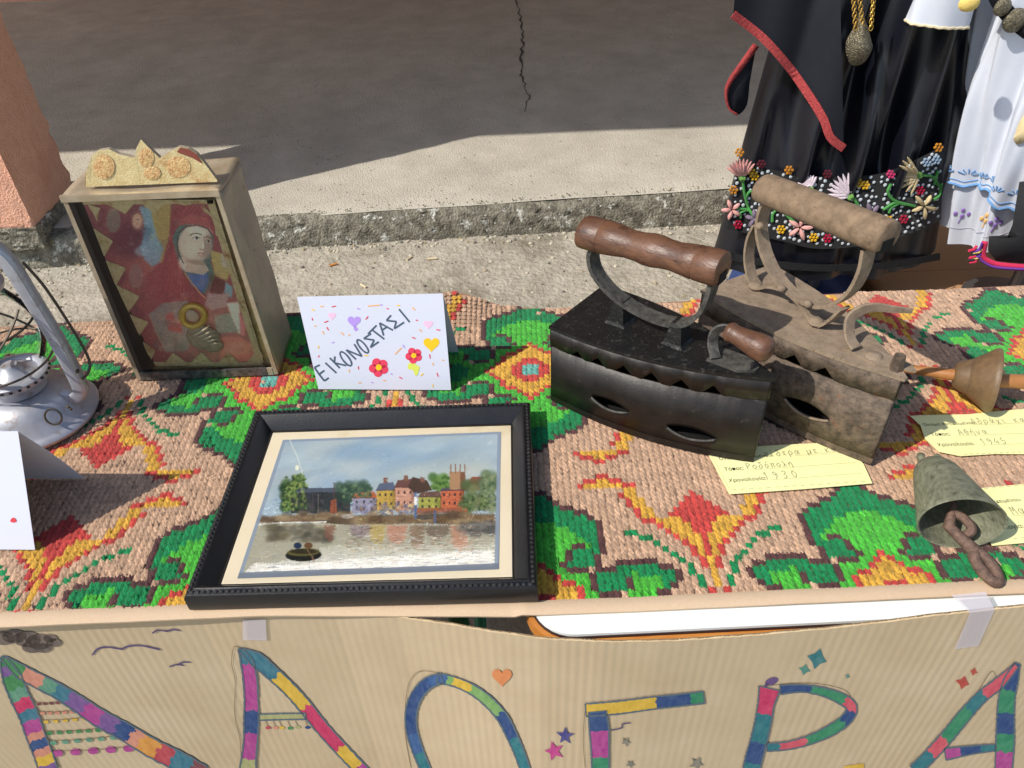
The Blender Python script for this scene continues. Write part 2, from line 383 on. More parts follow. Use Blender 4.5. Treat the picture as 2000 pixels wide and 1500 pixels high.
# ================================================================== DESKS
TT = .712      # desk top height
M_lam = mat('white laminate', (236, 240, 236), .35, rgb2=(226, 230, 226), nscale=3, namt=.6)
M_edge = mat('orange beech edge', (206, 140, 66), .45, rgb2=(184, 112, 48), nscale=20, stretch=(2, 20, 40))
M_line = mat('dark edge line', (46, 24, 24), .6)
M_green = mat('green painted steel tube', (18, 120, 82), .4)
def rounded(x0, y0, x1, y1, r, n=8):
    out = []
    for cx_, cy_, a0 in ((x1 - r, y0 + r, -90), (x1 - r, y1 - r, 0), (x0 + r, y1 - r, 90), (x0 + r, y0 + r, 180)):
        for i in range(n + 1): a = math.radians(a0 + 90 * i / n); out.append((cx_ + r * math.cos(a), cy_ + r * math.sin(a)))
    return out
def desk(x0, y0, x1, y1, rot, label):
    d = empty('school_desk', ((x0 + x1) / 2, (y0 + y1) / 2, 0), label, 'desk', 'school desks under the tapestry')
    def R(x, y):
        dx, dy = x - x0, y - y0; return (x0 + dx * math.cos(rot) - dy * math.sin(rot), y0 + dx * math.sin(rot) + dy * math.cos(rot))
    def fm(u, v, t): a, b = R(u, v); return (a, b, t)
    MB().prism(rounded(x0, y0, x1, y1, .045), fm, TT - .004, TT).build('tabletop', M_lam, d)
    MB().prism(rounded(x0 - .0012, y0 - .0012, x1 + .0012, y1 + .0012, .046), fm, TT - .0075, TT - .0042).build('edge_line', M_line, d)
    MB().prism(rounded(x0 - .006, y0 - .006, x1 + .006, y1 + .006, .05), fm, TT - .026, TT - .0078).build('edge_band', M_edge, d)
    for lx in (x0 + .05, x1 - .05):
        for ly in (y0 + .06, y1 - .06):
            a, b = R(lx, ly); MB().tube([(a, b, .002), (a, b, TT - .027)], .014, 12).build('leg', M_green, d)
        a, b = R(lx, y0 + .06); c, e = R(lx, y1 - .06); MB().tube([(a, b, .10), (c, e, .10)], .012, 10).build('stretcher', M_green, d)
        MB().tube([(a, b, .66), (c, e, .66)], .012, 10).build('top_rail', M_green, d)
    a, b = R(x0 + .05, y0 + .08); c, e = R(x1 - .05, y0 + .08); MB().tube([(a, b, .62), (c, e, .62)], .012, 10).build('front_rail', M_green, d)
    return d
desk(.012, .4445, 1.20, 1.005, .012, 'white topped school desk with orange edge under the tapestry, beside the gap')
desk(-1.22, .505, -.03, 1.02, 0, 'school desk with green steel legs hidden under the left half of the tapestry')

# ================================================================== TAPESTRY (cross-stitch rug)
PXC, PYR = .0079, .0081; X0, Y0 = .2175, .463
def quarter():
    """colour of each stitch in one quarter of the repeat: rows 0..25, columns d = 0 (medallion axis) .. 24 (tulip axis)"""
    G = [['T'] * 25 for _ in range(26)]
    def S(r, ch, *rng, tulip=False):
        for q in rng:
            a, b = (q, q) if not isinstance(q, tuple) else q
            for c in range(a, b + 1):
                d = 24 - c if tulip else c
                if 0 <= d <= 24: G[r][d] = ch
    # green motif, N rows (r = N+1)
    for r, g1 in {0: (9, 13), 1: (8, 13), 2: (7, 13)}.items(): S(r, 'L', g1)
    S(0, 'D', (12, 15)); S(1, 'D', (12, 15)); S(2, 'D', (13, 15)); S(0, 'B', 16); S(1, 'B', 16); S(2, 'B', 15, 16)
    S(3, 'L', 6, 7, (12, 15)); S(3, 'B', 8, 9, 10, 16, 17)
    S(4, 'L', 6, (13, 16)); S(4, 'B', 7, 12, 18); S(4, 'D', (8, 11), 17)
    S(5, 'L', 5, 6, (13, 16)); S(5, 'B', 7, 12, 19); S(5, 'D', (8, 11), 17, 18)
    S(6, 'L', (3, 6), 13); S(6, 'B', 7, 19); S(6, 'D', (8, 12), (14, 18))
    S(7, 'L', (2, 3)); S(7, 'B', 4, 5, 6, 8, 9, 10, 17, 18); S(7, 'D', (11, 16))
    S(8, 'L', (1, 2)); S(8, 'B', 3, 8, (11, 16)); S(8, 'D', (4, 7))
    S(9, 'L', (0, 3)); S(9, 'B', 4, 8); S(9, 'D', (5, 7))
    S(10, 'L', (0, 3)); S(10, 'B', 4, 9); S(10, 'D', (5, 8))
    S(11, 'L', (0, 4), 7); S(11, 'B', 5, 6, 9); S(11, 'D', 8)
    S(12, 'L', (0, 6)); S(12, 'B', 9); S(12, 'D', 7, 8)
    S(13, 'L', (0, 5)); S(13, 'B', 9); S(13, 'D', (6, 8))
    S(14, 'L', (0, 4)); S(14, 'B', 9); S(14, 'D', (5, 8))
    S(15, 'L', (0, 2)); S(15, 'B', 9); S(15, 'D', (3, 8))
    S(16, 'D', (0, 7)); S(16, 'B', 8)
    S(17, 'D', (0, 5)); S(17, 'B', 6, 7)
    S(18, 'D', (0, 3)); S(18, 'B', 4, 5)
    S(19, 'D', (0, 2)); S(19, 'B', 3)
    S(20, 'D', (0, 1)); S(20, 'B', 2); S(21, 'B', 0, 1)
    # medallion
    for r, (y, rd) in {0: (7, (8,)), 1: (6, (7,)), 2: (5, (6,)), 3: (4, (5,)), 4: (4, (5,)), 5: (2, (3, 4)), 6: (1, (2,)), 7: (0, (1,)), 8: (-1, (0,))}.items():
        if y >= 0: S(r, 'Y', (0, y))
        S(r, 'R', *rd)
    for r in (0, 1): S(r, 'R', 2, 3); S(r, 'U', 0, 1)
    S(2, 'R', (0, 2)); S(3, 'R', 0, 1)
    # tulip (columns counted from its own axis)
    t = dict(tulip=True)
    S(3, 'R', 1, **t)
    for r in (4, 5, 6): S(r, 'Y', 0, **t)
    S(4, 'D', 2, **t); S(5, 'D', 2, **t); S(6, 'D', 3, **t); S(7, 'D', 3, **t); S(8, 'D', 4, **t); S(9, 'D', 5, **t); S(10, 'D', 6, **t); S(11, 'D', 7, **t); S(12, 'D', 8, 9, **t); S(13, 'D', 10, 11, **t)
    S(7, 'Y', 0, **t); S(7, 'R', 1, **t); S(8, 'Y', 0, **t); S(8, 'R', 1, **t)
    S(9, 'R', 0, 2, **t); S(9, 'Y', 1, **t); S(10, 'R', 0, 2, **t); S(10, 'Y', 1, **t)
    S(11, 'R', 0, 3, **t); S(11, 'Y', 1, 2, **t); S(12, 'R', 0, 4, **t); S(12, 'Y', (1, 3), **t)
    S(13, 'R', 0, 1, 5, **t); S(13, 'Y', (2, 4), **t); S(14, 'R', 0, 1, 6, **t); S(14, 'Y', (2, 5), **t)
    S(15, 'R', (0, 2), 7, 8, **t); S(15, 'Y', (3, 6), **t); S(16, 'R', (0, 4), 9, **t); S(16, 'Y', 7, 8, **t)
    S(17, 'R', (0, 3), 9, **t); S(17, 'Y', 7, 8, **t); S(18, 'R', (0, 2), 10, **t); S(18, 'Y', 8, 9, **t)
    S(19, 'R', 0, 1, 10, **t); S(19, 'Y', 8, 9, **t); S(20, 'R', 0, 11, **t); S(20, 'Y', 9, 10, **t)
    S(21, 'Y', 9, 10, **t); S(22, 'R', 9, 10, 17, **t); S(22, 'Y', (11, 16), **t); S(23, 'R', 11, 12, 15, 16, **t); S(23, 'Y', 13, 14, **t); S(24, 'R', 13, 14, **t)
    return G
QG = quarter()
YARN = {'T': (209, 170, 138), 'R': (206, 70, 62), 'Y': (226, 172, 62), 'D': (4, 138, 76), 'L': (78, 190, 58), 'B': (92, 56, 54), 'U': (110, 186, 172)}
YL = {k: np.array(lin(v)) * .82 for k, v in YARN.items()}
def stitch_col(c, r):
    cc = c % 48; cc = min(cc, 48 - cc)              # 0 = tulip axis .. 24 = medallion axis
    rr = r % 51; rr = min(rr, 51 - rr)
    return QG[rr][24 - cc]
def kil_front(x):    # outer hem line
    return float(np.interp(x, [-1.0, -.55, -.28, -.1, .018, .26, .53, 1.0], [.479, .479, .4795, .473, .468, .4685, .4705, .472]))
def kil_back(x): return float(np.interp(x, [-1, -.67, -.3, -.14, -.08, -.02, .07, .3, .58, .84, 1.05], [1.035, 1.05, 1.05, 1.056, 1.056, 1.045, 1.035, 1.04, 1.045, 1.05, 1.05]))
def kil_z(x, y):
    z = .7185 + .0012 * math.sin(x * 9 + 1) * math.sin(y * 11)
    z += .022 * math.exp(-((x + .085) / .06) ** 2) * max(0, (y - .93) / .12) ** 2      # ruck at the back edge
    z -= .004 * max(0, (.5 - y) / .03) ** 2 * (1 if x < 0 else .2)
    return z
rug = empty('cross_stitch_tapestry', (0, .77, TT), 'wool cross stitch tapestry with green and red flowers covering both desks', 'tapestry')
XA, XB = -1.0, 1.05
mb = MB(); mb.grid(170, 44, lambda u, v: (lambda x: (x, kil_front(x) + .006 + (kil_back(x) + .004 - kil_front(x) - .006) * v, kil_z(x, kil_front(x) + (kil_back(x) - kil_front(x)) * v) - .0022))(XA + (XB - XA) * u))
M_can = mat('tan canvas backing', (150, 112, 88), .95)
bk = mb.build('backing', M_can, rug); 
# all the stitches: two crossing yarn loops each
NS, tv, tf = 5, [], []
for sgn, hh in ((1, .0008), (-1, .0014)):
    base = len(tv)
    for i in range(NS):
        t = i / (NS - 1); cxx = sgn * (-.31 + .62 * t); cyy = -.64 + 1.28 * t; up = math.sin(math.pi * (.10 + .80 * t))
        dx, dy = 1.28, -sgn * .62; l = math.hypot(dx, dy); dx /= l; dy /= l; w = .29
        tv += [(cxx - dx * w, cyy - dy * w, -.0010), (cxx, cyy, hh * up), (cxx + dx * w, cyy + dy * w, -.0010)]
    for i in range(NS - 1):
        a = base + i * 3; tf += [(a, a + 1, a + 4, a + 3), (a + 1, a + 2, a + 5, a + 4)]
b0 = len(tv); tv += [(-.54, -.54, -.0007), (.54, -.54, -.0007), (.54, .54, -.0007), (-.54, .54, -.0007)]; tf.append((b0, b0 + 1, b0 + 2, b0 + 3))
tv = np.array(tv); tf = np.array(tf)
cells = []; cols_ = []
for r in range(3, 75):
    for c in range(int((XA - X0) / PXC), int((XB - X0) / PXC)):
        x = X0 + c * PXC; y = Y0 + r * PYR
        x += .004 * math.sin(y * 7 + x * 3); y += .003 * math.sin(x * 5 + 1) + (kil_front(x) - .470) * max(0, 1 - (y - .48) / .25)
        if y > kil_back(x) or y < kil_front(x) + .009: continue
        cells.append((x, y, kil_z(x, y))); k = stitch_col(c, r)
        cols_.append(YL[k] * (1 + random.uniform(-.13, .10)) if random.random() > .004 else YL['T'])
cells = np.array(cells); cols_ = np.array(cols_); NCELL = len(cells)
jit = 1 + RNG.normal(0, .07, (NCELL, 1)); ang = RNG.normal(0, .15, NCELL); cells[:, :2] += RNG.normal(0, .00042, (NCELL, 2)); sx_ = np.where(RNG.random(NCELL) > .5, 1, 1)
tx = tv[None, :, 0] * PXC * jit; ty = tv[None, :, 1] * PYR * jit
V = np.empty((NCELL, len(tv), 3))
V[:, :, 0] = cells[:, None, 0] + tx * np.cos(ang)[:, None] - ty * np.sin(ang)[:, None] * .5
V[:, :, 1] = cells[:, None, 1] + ty * np.cos(ang)[:, None] + tx * np.sin(ang)[:, None] * .5
V[:, :, 2] = cells[:, None, 2] + tv[None, :, 2] * (1 + RNG.normal(0, .22, (NCELL, 1)))
V[:, :30, :] += RNG.normal(0, .00015, (NCELL, 30, 3))
FA = (tf[None] + (np.arange(NCELL) * len(tv))[:, None, None]).reshape(-1, 4)
me = bpy.data.meshes.new('stitches'); nv = NCELL * len(tv); nf = len(FA)
me.vertices.add(nv); me.vertices.foreach_set('co', V.reshape(-1)); me.loops.add(nf * 4); me.loops.foreach_set('vertex_index', FA.reshape(-1).astype(np.int32))
me.polygons.add(nf); me.polygons.foreach_set('loop_start', np.arange(0, nf * 4, 4, dtype=np.int32)); me.polygons.foreach_set('use_smooth', np.ones(nf, bool))
me.update(); me.validate()
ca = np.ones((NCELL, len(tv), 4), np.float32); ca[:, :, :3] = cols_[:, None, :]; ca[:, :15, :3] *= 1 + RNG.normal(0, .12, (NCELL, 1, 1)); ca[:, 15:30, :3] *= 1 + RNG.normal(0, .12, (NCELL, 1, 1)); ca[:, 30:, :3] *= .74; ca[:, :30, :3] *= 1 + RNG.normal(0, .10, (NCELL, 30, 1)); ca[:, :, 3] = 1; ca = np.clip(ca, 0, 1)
at = me.color_attributes.new('Col', 'FLOAT_COLOR', 'POINT'); at.data.foreach_set('color', ca.reshape(-1))
M_yarn = mat('wool yarn', (255, 255, 255), .9, vcol=True, bump=.9, bscale=800, bdist=.0014, spec=.12, sheen=.25)
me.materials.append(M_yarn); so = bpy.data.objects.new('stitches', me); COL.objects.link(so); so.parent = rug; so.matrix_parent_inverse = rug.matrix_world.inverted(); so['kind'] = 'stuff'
# hem tape along the front edge
M_hem = mat('beige cotton hem tape', (196, 168, 136), .9, rgb2=(206, 180, 150), nscale=300, namt=.6, bump=.3, bscale=1500, bdist=.0005)
mb = MB(); prof = [(.016, .0002), (.012, .0022), (.006, .0026), (.002, .0022), (-.0012, .0002), (-.0005, -.003), (.002, -.0035)]
vs_ = []; NX = 260
for i in range(NX + 1):
    x = XA + (XB - XA) * i / NX; yf = kil_front(x)
    for dy, dz in prof: vs_.append((x, yf + dy, kil_z(x, yf + dy) + dz + .0008 * fbm1(x * 25)))
n = len(prof); mb.add(vs_, [(i * n + k, i * n + k + 1, (i + 1) * n + k + 1, (i + 1) * n + k) for i in range(NX) for k in range(n - 1)])
mb.build('hem', M_hem, rug)
ZK = .7218     # level things stand on

# ================================================================== FRAMED PICTURE
M_blackwood = mat('black varnished wood', (16, 16, 18), .36, rgb2=(30, 29, 30), nscale=60, namt=.6, bump=.3, bscale=420, bdist=.0006, spec=.5, third=(82, 78, 74), tscale=130, tlow=.66, thigh=.74)
M_bead = mat('worn black beading', (20, 20, 21), .35, rgb2=(62, 60, 58), nscale=260, namt=.35)
fr = empty('framed_picture', (-.17, .64, ZK), 'black beaded frame holding a river town print, lying flat on the tapestry', 'picture')
FC = [np.array([*atz(x, y, ZK + .0262)[:2], ZK + dz]) for x, y, dz in ((357, 1166, .001), (1051, 1148, 0), (1036, 783, 0), (497, 801, .001))]
FW, FH = float(np.linalg.norm(FC[1] - FC[0])), float(np.linalg.norm(FC[3] - FC[0]))
def fmapF(x, y, t):
    u, v = x / FW, y / FH; p = (1 - u) * (1 - v) * FC[0] + u * (1 - v) * FC[1] + u * v * FC[2] + (1 - u) * v * FC[3]; return (p[0], p[1], p[2] + t)
prof = [(.001, 0), (0, .003), (0, .021), (.0015, .0245), (.004, .0255), (.0085, .0262), (.0095, .0270), (.011, .0266), (.0125, .0255), (.025, .0098), (.0262, .0098), (.027, .0065), (.027, 0)]
for side in range(4):
    vs_ = []; NN = 14
    for i in range(NN + 1):
        for s_, t_ in prof:
            a, b = s_, [FW, FH, FW, FH][side] - s_; q = a + (b - a) * i / NN
            x, y = [(q, s_), (FW - s_, q), (FW - q, FH - s_), (s_, FH - q)][side]
            vs_.append(fmapF(x, y, t_ + .0003 * fbm1(q * 60, side)))
    k = len(prof); mb = MB().add(vs_, [(i * k + j, (i + 1) * k + j, (i + 1) * k + j + 1, i * k + j + 1) for i in range(NN) for j in range(k - 1)])
    o = mb.build('rail', M_blackwood, fr, angle=30)
mb = MB(); stp = .0062
for (xa, ya, xb, yb) in ((.005, .005, FW - .005, .005), (FW - .005, .005, FW - .005, FH - .005), (FW - .005, FH - .005, .005, FH - .005), (.005, FH - .005, .005, .005)):
    L_ = math.hypot(xb - xa, yb - ya); n = int(L_ / stp)
    for i in range(n):
        t = (i + .5) / n; p = fmapF(xa + (xb - xa) * t, ya + (yb - ya) * t, .0258); hx = abs(xb - xa) > abs(yb - ya)
        mb.ball(p, .0026, n=6, k=4, sc=((1.05, .9, .75) if hx else (.9, 1.05, .75)))
bd = mb.build('beading', M_bead, fr); bd['kind'] = 'stuff'
M_mat = mat('cream picture mount', (222, 208, 178), .85, rgb2=(232, 220, 194), nscale=9, namt=.6, third=(206, 186, 148), tscale=6, tlow=.6, thigh=.75)
MB().prism([(.0272, .0272), (FW - .0272, .0272), (FW - .0272, FH - .0272), (.0272, FH - .0272)], fmapF, .0004, .0080).build('mount', M_mat, fr, smooth=False)
def zz5(x, y): return (340 + x / 2.6316, 760 + y / 2.6316)
PQ = [(560, 262), (1680, 218), (1668, 925), (325, 975)]
cv = Canvas(PQ, 420, 264, (160, 182, 196))
# sky
for _ in range(70):
    x = random.uniform(450, 1700); y = random.uniform(220, 560)
    cv.ell(x, y, random.uniform(60, 170), random.uniform(14, 50), random.choice([(130, 165, 200), (168, 188, 200), (186, 196, 196), (150, 172, 186), (120, 154, 186), (176, 182, 178)]), .35, .9, -.25)
for k in range(5): cv.poly([(560 + k * 60, 520), (760 + k * 70, 300), (800 + k * 70, 300), (620 + k * 60, 520)], (190, 200, 204), .10)
cv.ell(1000, 330, 200, 40, (96, 140, 186), .3, .9); cv.ell(1450, 440, 260, 60, (196, 196, 180), .4, .9)
# left bank
cv.blotch(40, (560, 480, 670, 620), (14, 34), [(60, 92, 58), (86, 118, 70), (48, 74, 52)], .7)
cv.poly([(565, 560), (580, 500), (615, 470), (635, 440), (662, 430), (680, 465), (650, 520), (660, 600), (560, 640)], (112, 140, 74), .85, 4); cv.blotch(30, (575, 450, 670, 600), (6, 14), [(150, 166, 90), (74, 104, 60), (60, 88, 52)], .7)
cv.poly([(600, 560), (650, 508), (865, 508), (905, 560), (905, 640), (600, 640)], (62, 66, 72), .95); cv.poly([(640, 508), (865, 508), (880, 530), (620, 532)], (88, 98, 116))
cv.blotch(40, (620, 545, 900, 640), (8, 22), [(50, 54, 58), (96, 94, 90), (70, 78, 74)], .5)
cv.blotch(26, (840, 490, 1010, 560), (14, 34), [(70, 98, 84), (92, 120, 100), (54, 80, 70)], .7)
# houses
def house(x0, y0, x1, y1, wall, roof, rh, nwin=3, rows=2):
    cv.poly([(x0, y0), (x1, y0), (x1, y1), (x0, y1)], wall); cv.poly([(x0 - 6, y0 + 4), (x0 + 14, y0 - rh), (x1 - 10, y0 - rh - 8), (x1 + 6, y0)], roof)
    cv.poly([(x1 - (x1 - x0) * .18, y0), (x1, y0), (x1, y1), (x1 - (x1 - x0) * .18, y1)], tuple(int(c * .75) for c in wall), .6)
    for r in range(rows):
        for i in range(nwin):
            wx = x0 + (i + .6) * (x1 - x0) / (nwin + .3); wy = y0 + (r + .35) * (y1 - y0) / (rows + .3); cv.poly([(wx - 5, wy), (wx + 5, wy), (wx + 5, wy + 15), (wx - 5, wy + 15)], (70, 62, 66), .85)
cv.blotch(14, (1320, 450, 1420, 520), (14, 34), [(80, 120, 60), (110, 150, 80)], .8)
house(915, 560, 1040, 640, (150, 150, 176), (190, 104, 70), 24); house(1040, 520, 1135, 625, (196, 164, 74), (96, 108, 134), 34)
house(1135, 505, 1235, 625, (202, 150, 128), (122, 84, 80), 36); cv.poly([(1200, 505), (1225, 452), (1300, 470), (1325, 520), (1240, 540)], (92, 74, 66))
house(1255, 555, 1370, 625, (168, 172, 80), (120, 90, 84), 24); house(1370, 520, 1490, 620, (204, 110, 76), (96, 90, 110), 14, 4)
cv.poly([(1415, 520), (1415, 425), (1496, 425), (1500, 510)], (178, 138, 104)); cv.poly([(1470, 520), (1470, 425), (1496, 425), (1500, 510)], (138, 96, 76))
for sx in (1422, 1446, 1470, 1494): cv.line([(sx, 432), (sx, 388)], 6, (150, 110, 88))
cv.poly([(1480, 520), (1530, 452), (1590, 448), (1600, 520)], (176, 84, 70)); cv.blotch(30, (1480, 480, 1650, 620), (14, 36), [(92, 116, 74), (70, 92, 62), (128, 140, 96), (110, 104, 80)], .7); cv.blotch(16, (1590, 420, 1650, 520), (16, 34), [(110, 134, 100), (86, 112, 84)], .7)
for bx, by in ((1085, 470), (1190, 458), (1275, 466)): cv.poly([(bx - 10, by - 14), (bx + 12, by - 14), (bx + 12, by + 14), (bx - 10, by + 14)], (140, 100, 84))
cv.blotch(60, (900, 590, 1240, 640), (6, 14), [(210, 190, 130), (120, 120, 150), (176, 130, 90), (90, 96, 120)], .6)
cv.poly([(1240, 612), (1500, 606), (1510, 632), (1240, 640)], (170, 96, 70), .85)
for box_, n_, cols in (((560, 450, 680, 625), 110, [(124, 150, 80), (70, 104, 60), (52, 80, 50), (150, 168, 96)]), ((845, 490, 1010, 560), 70, [(96, 124, 92), (64, 92, 70), (116, 144, 108)]), ((1585, 425, 1650, 610), 80, [(120, 140, 100), (80, 104, 72), (144, 156, 116)]), ((1480, 545, 1600, 620), 60, [(104, 128, 80), (66, 90, 56), (130, 146, 96)]), ((1325, 450, 1415, 510), 40, [(110, 150, 76), (74, 112, 56)])): cv.blotch(n_, box_, (4, 9), cols, .75)
for _ in range(150):
    x, y = random.uniform(920, 1490), random.uniform(535, 632); cv.line([(x, y), (x + random.choice((0, 0, 8)), y + random.choice((7, 9, 0)))], 2.5, random.choice([(70, 58, 56), (214, 196, 160), (110, 84, 74), (96, 100, 124)]), .6)
for x0, x1, y in ((915, 1040, 560), (1040, 1135, 520), (1135, 1235, 505), (1255, 1370, 555), (1370, 1490, 520)): cv.line([(x0, y), (x1, y)], 3, (74, 56, 54), .7); cv.line([(x1, y), (x1, 620)], 3, (80, 64, 60), .6)
# shore and boats
cv.poly([(420, 660), (700, 645), (1000, 650), (1300, 640), (1650, 640), (1650, 700), (1200, 690), (900, 700), (420, 690)], (128, 104, 78), .95, 5)
cv.blotch(70, (430, 640, 1650, 700), (8, 26), [(108, 86, 64), (150, 128, 96), (88, 76, 66), (170, 150, 116)], .5, 2.2)
for (a, b, w) in ((760, 650, 90), (890, 655, 60), (1120, 662, 120), (1280, 660, 80)): cv.ell(a, b, w / 2, 12, random.choice([(90, 84, 84), (130, 110, 84), (176, 170, 160)]), .8, .2)
cv.poly([(800, 640), (806, 572), (832, 568), (836, 640)], (166, 92, 66)); cv.line([(822, 640), (822, 484)], 4, (110, 84, 70)); cv.line([(712, 640), (712, 520)], 3, (90, 84, 84)); cv.line([(740, 640), (740, 540)], 2, (160, 150, 140))
cv.line([(1240, 660), (1240, 540)], 14, (86, 116, 160)); cv.line([(1240, 590), (1240, 560)], 15, (220, 220, 220)); cv.line([(1340, 690), (1340, 630)], 13, (96, 106, 140))
# water
cv.poly([(380, 690), (700, 684), (900, 700), (1250, 692), (1660, 700), (1660, 930), (340, 960)], (176, 174, 154))
cv.line([(420, 700), (560, 688), (780, 684)], 6, (226, 230, 232), .9)
cv.blotch(60, (480, 700, 800, 780), (8, 24), [(96, 92, 78), (128, 120, 96), (80, 80, 72)], .4, 1.6)
for (a, b, c) in (((1000, 1090), 800, (196, 170, 90)), ((1090, 1200), 800, (206, 140, 116)), ((1210, 1290), 830, (150, 120, 96)), ((1290, 1420), 770, (120, 104, 92)), ((900, 1010), 770, (150, 130, 140)), ((770, 830), 790, (150, 100, 84)), ((1420, 1520), 830, (204, 140, 110))):
    cv.poly([(a[0], 700), (a[1], 700), (a[1] - 15, b - 20), ((a[0] + a[1]) / 2, b), (a[0] + 10, b - 25)], c, .7, 5)
cv.blotch(40, (1480, 690, 1650, 750), (6, 20), [(120, 116, 110), (150, 146, 140), (90, 92, 92)], .5, 2)
for y in range(800, 945, 5):     # ripples, with glare painted in as white towards the lower edge
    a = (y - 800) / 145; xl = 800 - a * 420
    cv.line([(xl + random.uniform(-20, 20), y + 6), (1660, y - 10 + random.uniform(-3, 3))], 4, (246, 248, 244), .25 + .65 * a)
for _ in range(420): 
    x, y = random.uniform(820, 1650), random.uniform(740, 930); cv.line([(x, y), (x + random.uniform(10, 34), y)], 2, random.choice([(250, 250, 246), (210, 206, 190), (150, 150, 140), (230, 190, 160), (190, 210, 220)]), .7)
cv.poly([(360, 945), (420, 895), (640, 905), (860, 880), (1200, 850), (1640, 830), (1650, 905), (360, 950)], (255, 255, 253), .66, 6)  # near-white band: glare of the glossy foil print, painted into the colours
for _ in range(420):
    x, y = random.uniform(400, 1640), random.uniform(840, 945); cv.line([(x, y), (x + random.uniform(12, 60), y - 1)], 2, random.choice([(170, 172, 168), (206, 206, 200), (150, 156, 160), (216, 196, 170)]), .6)
for _ in range(360):
    x, y = random.uniform(880, 1560), random.uniform(705, 830); c_ = (196, 166, 96) if 1000 < x < 1090 else (200, 132, 106) if 1090 < x < 1210 else (140, 112, 90) if x < 1420 else (196, 136, 106); cv.line([(x, y), (x + random.uniform(8, 30), y)], 2.4, random.choice([c_, c_, tuple(int(q * .7) for q in c_), (206, 204, 190), (110, 104, 96)]), .6)
# rowing boat
cv.ell(665, 855, 92, 32, (44, 46, 44), 1, .1, -.04); cv.ell(665, 840, 84, 20, (110, 104, 60), 1, .15, -.04); cv.ell(665, 836, 70, 13, (70, 62, 44), 1, .2); cv.ell(635, 806, 20, 16, (44, 64, 96), 1, .3); cv.ell(690, 806, 22, 16, (120, 88, 60), 1, .3); cv.line([(680, 820), (725, 892)], 4, (150, 120, 90))
cv.a = cv.a * (1 - .10 * (np.sin(cv.Y * .9 + np.sin(cv.X * .05)) * .5 + .5)[..., None] * (cv.Y > 700)[..., None])
lum = cv.a.mean(2, keepdims=True); cv.a = cv.a + (lum * np.array([1.03, 1.0, .94]) - cv.a) * .22
cv.brush(1500, (3, 9), .05, cv.Y < 520); cv.brush(5600, (1.5, 5), .20, (cv.Y > 525) & (cv.Y < 720)); cv.brush(2200, (3, 10), .08, cv.Y > 690)
# grey-blue printed border
bm = np.minimum(np.minimum(cv.u, 1 - cv.u) * 1.35, np.minimum(cv.v, 1 - cv.v)); cv.blend((bm < .020) * .9, (140, 152, 168)); cv.blend((cv.v > .965) * .9, (120, 128, 140))
cv.line([(585, 235), (610, 300), (635, 350), (650, 400), (662, 440)], 3, (228, 226, 206), .8); cv.ell(632, 405, 10, 14, (236, 230, 200), .8, .3)
PC = []
for q in PQ:
    p = atz(*zz5(*q), ZK + .009); u_ = (p[0] - FC[0][0]) / FW; v_ = (p[1] - FC[0][1]) / FH; PC.append(np.array([p[0], p[1], fmapF(u_ * FW, v_ * FH, .0086)[2]]))
def pmap(u, v):
    p = (1 - u) * v * PC[0] + u * v * PC[1] + u * (1 - v) * PC[2] + (1 - u) * (1 - v) * PC[3]; return (p[0], p[1], p[2] + .0003 * math.sin(u * 7) * math.sin(v * 5 + 1))
cv.a = np.clip((cv.a - .5) * 1.12 + .48, 0, 1)
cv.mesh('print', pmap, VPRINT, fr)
M_glass = glass_mat('picture glass', rough=.05, ior=1.35)
MB().add([fmapF(.0272, .0272, .0108), fmapF(FW - .0272, .0272, .0108), fmapF(FW - .0272, FH - .0272, .0108), fmapF(.0272, FH - .0272, .0108)], [(0, 1, 2, 3)]).build('glass', M_glass, fr, smooth=False)

# ================================================================== ICON SHRINE BOX
M_tin = mat('tarnished tin sheet', (156, 142, 122), .5, metal=.25, rgb2=(182, 168, 146), nscale=22, namt=.5, bump=.3, bscale=90, bdist=.002, third=(104, 82, 62), tscale=70, tlow=.62, thigh=.70)
M_tin_edge = mat('bright tin edge', (196, 182, 156), .45, metal=.4, rgb2=(160, 140, 112), nscale=40)
M_tin_dark = mat('blackened tin trim', (52, 52, 56), .5, metal=.5, rgb2=(120, 116, 110), nscale=160, namt=.35, bump=.6, bscale=260, bdist=.001)
M_gold = mat('embossed gold foil', (198, 172, 116), .42, metal=.45, rgb2=(228, 210, 160), nscale=120, namt=.5, bump=.6, bscale=420, bdist=.0012, third=(186, 140, 84), tscale=40, tlow=.54, thigh=.70)
M_redback = mat('red brown paint', (122, 56, 40), .6)
M_inner = mat('dark box lining', (66, 54, 44), .8)
sh = empty('icon_shrine', (-.445, .94, ZK), 'tall tin and glass shrine box holding a painted icon, gold crest on top', 'icon box')
BX0, BX1, BY0, BY1, BZ0, BZ1 = -.548, -.343, .889, .985, ZK, ZK + .288
tw = .0025
def shx(x, y, z):      # slight taper towards the top right, as if knocked
    k = (z - BZ0) / (BZ1 - BZ0); return (x - .012 * k * (x - BX0) / (BX1 - BX0) , y + .008 * k, z)
def sbox(lo, hi, name, m, bev=0):
    b = MB().box(lo, hi); b.v = [shx(*p) for p in b.v]; return b.build(name, m, sh, smooth=False)
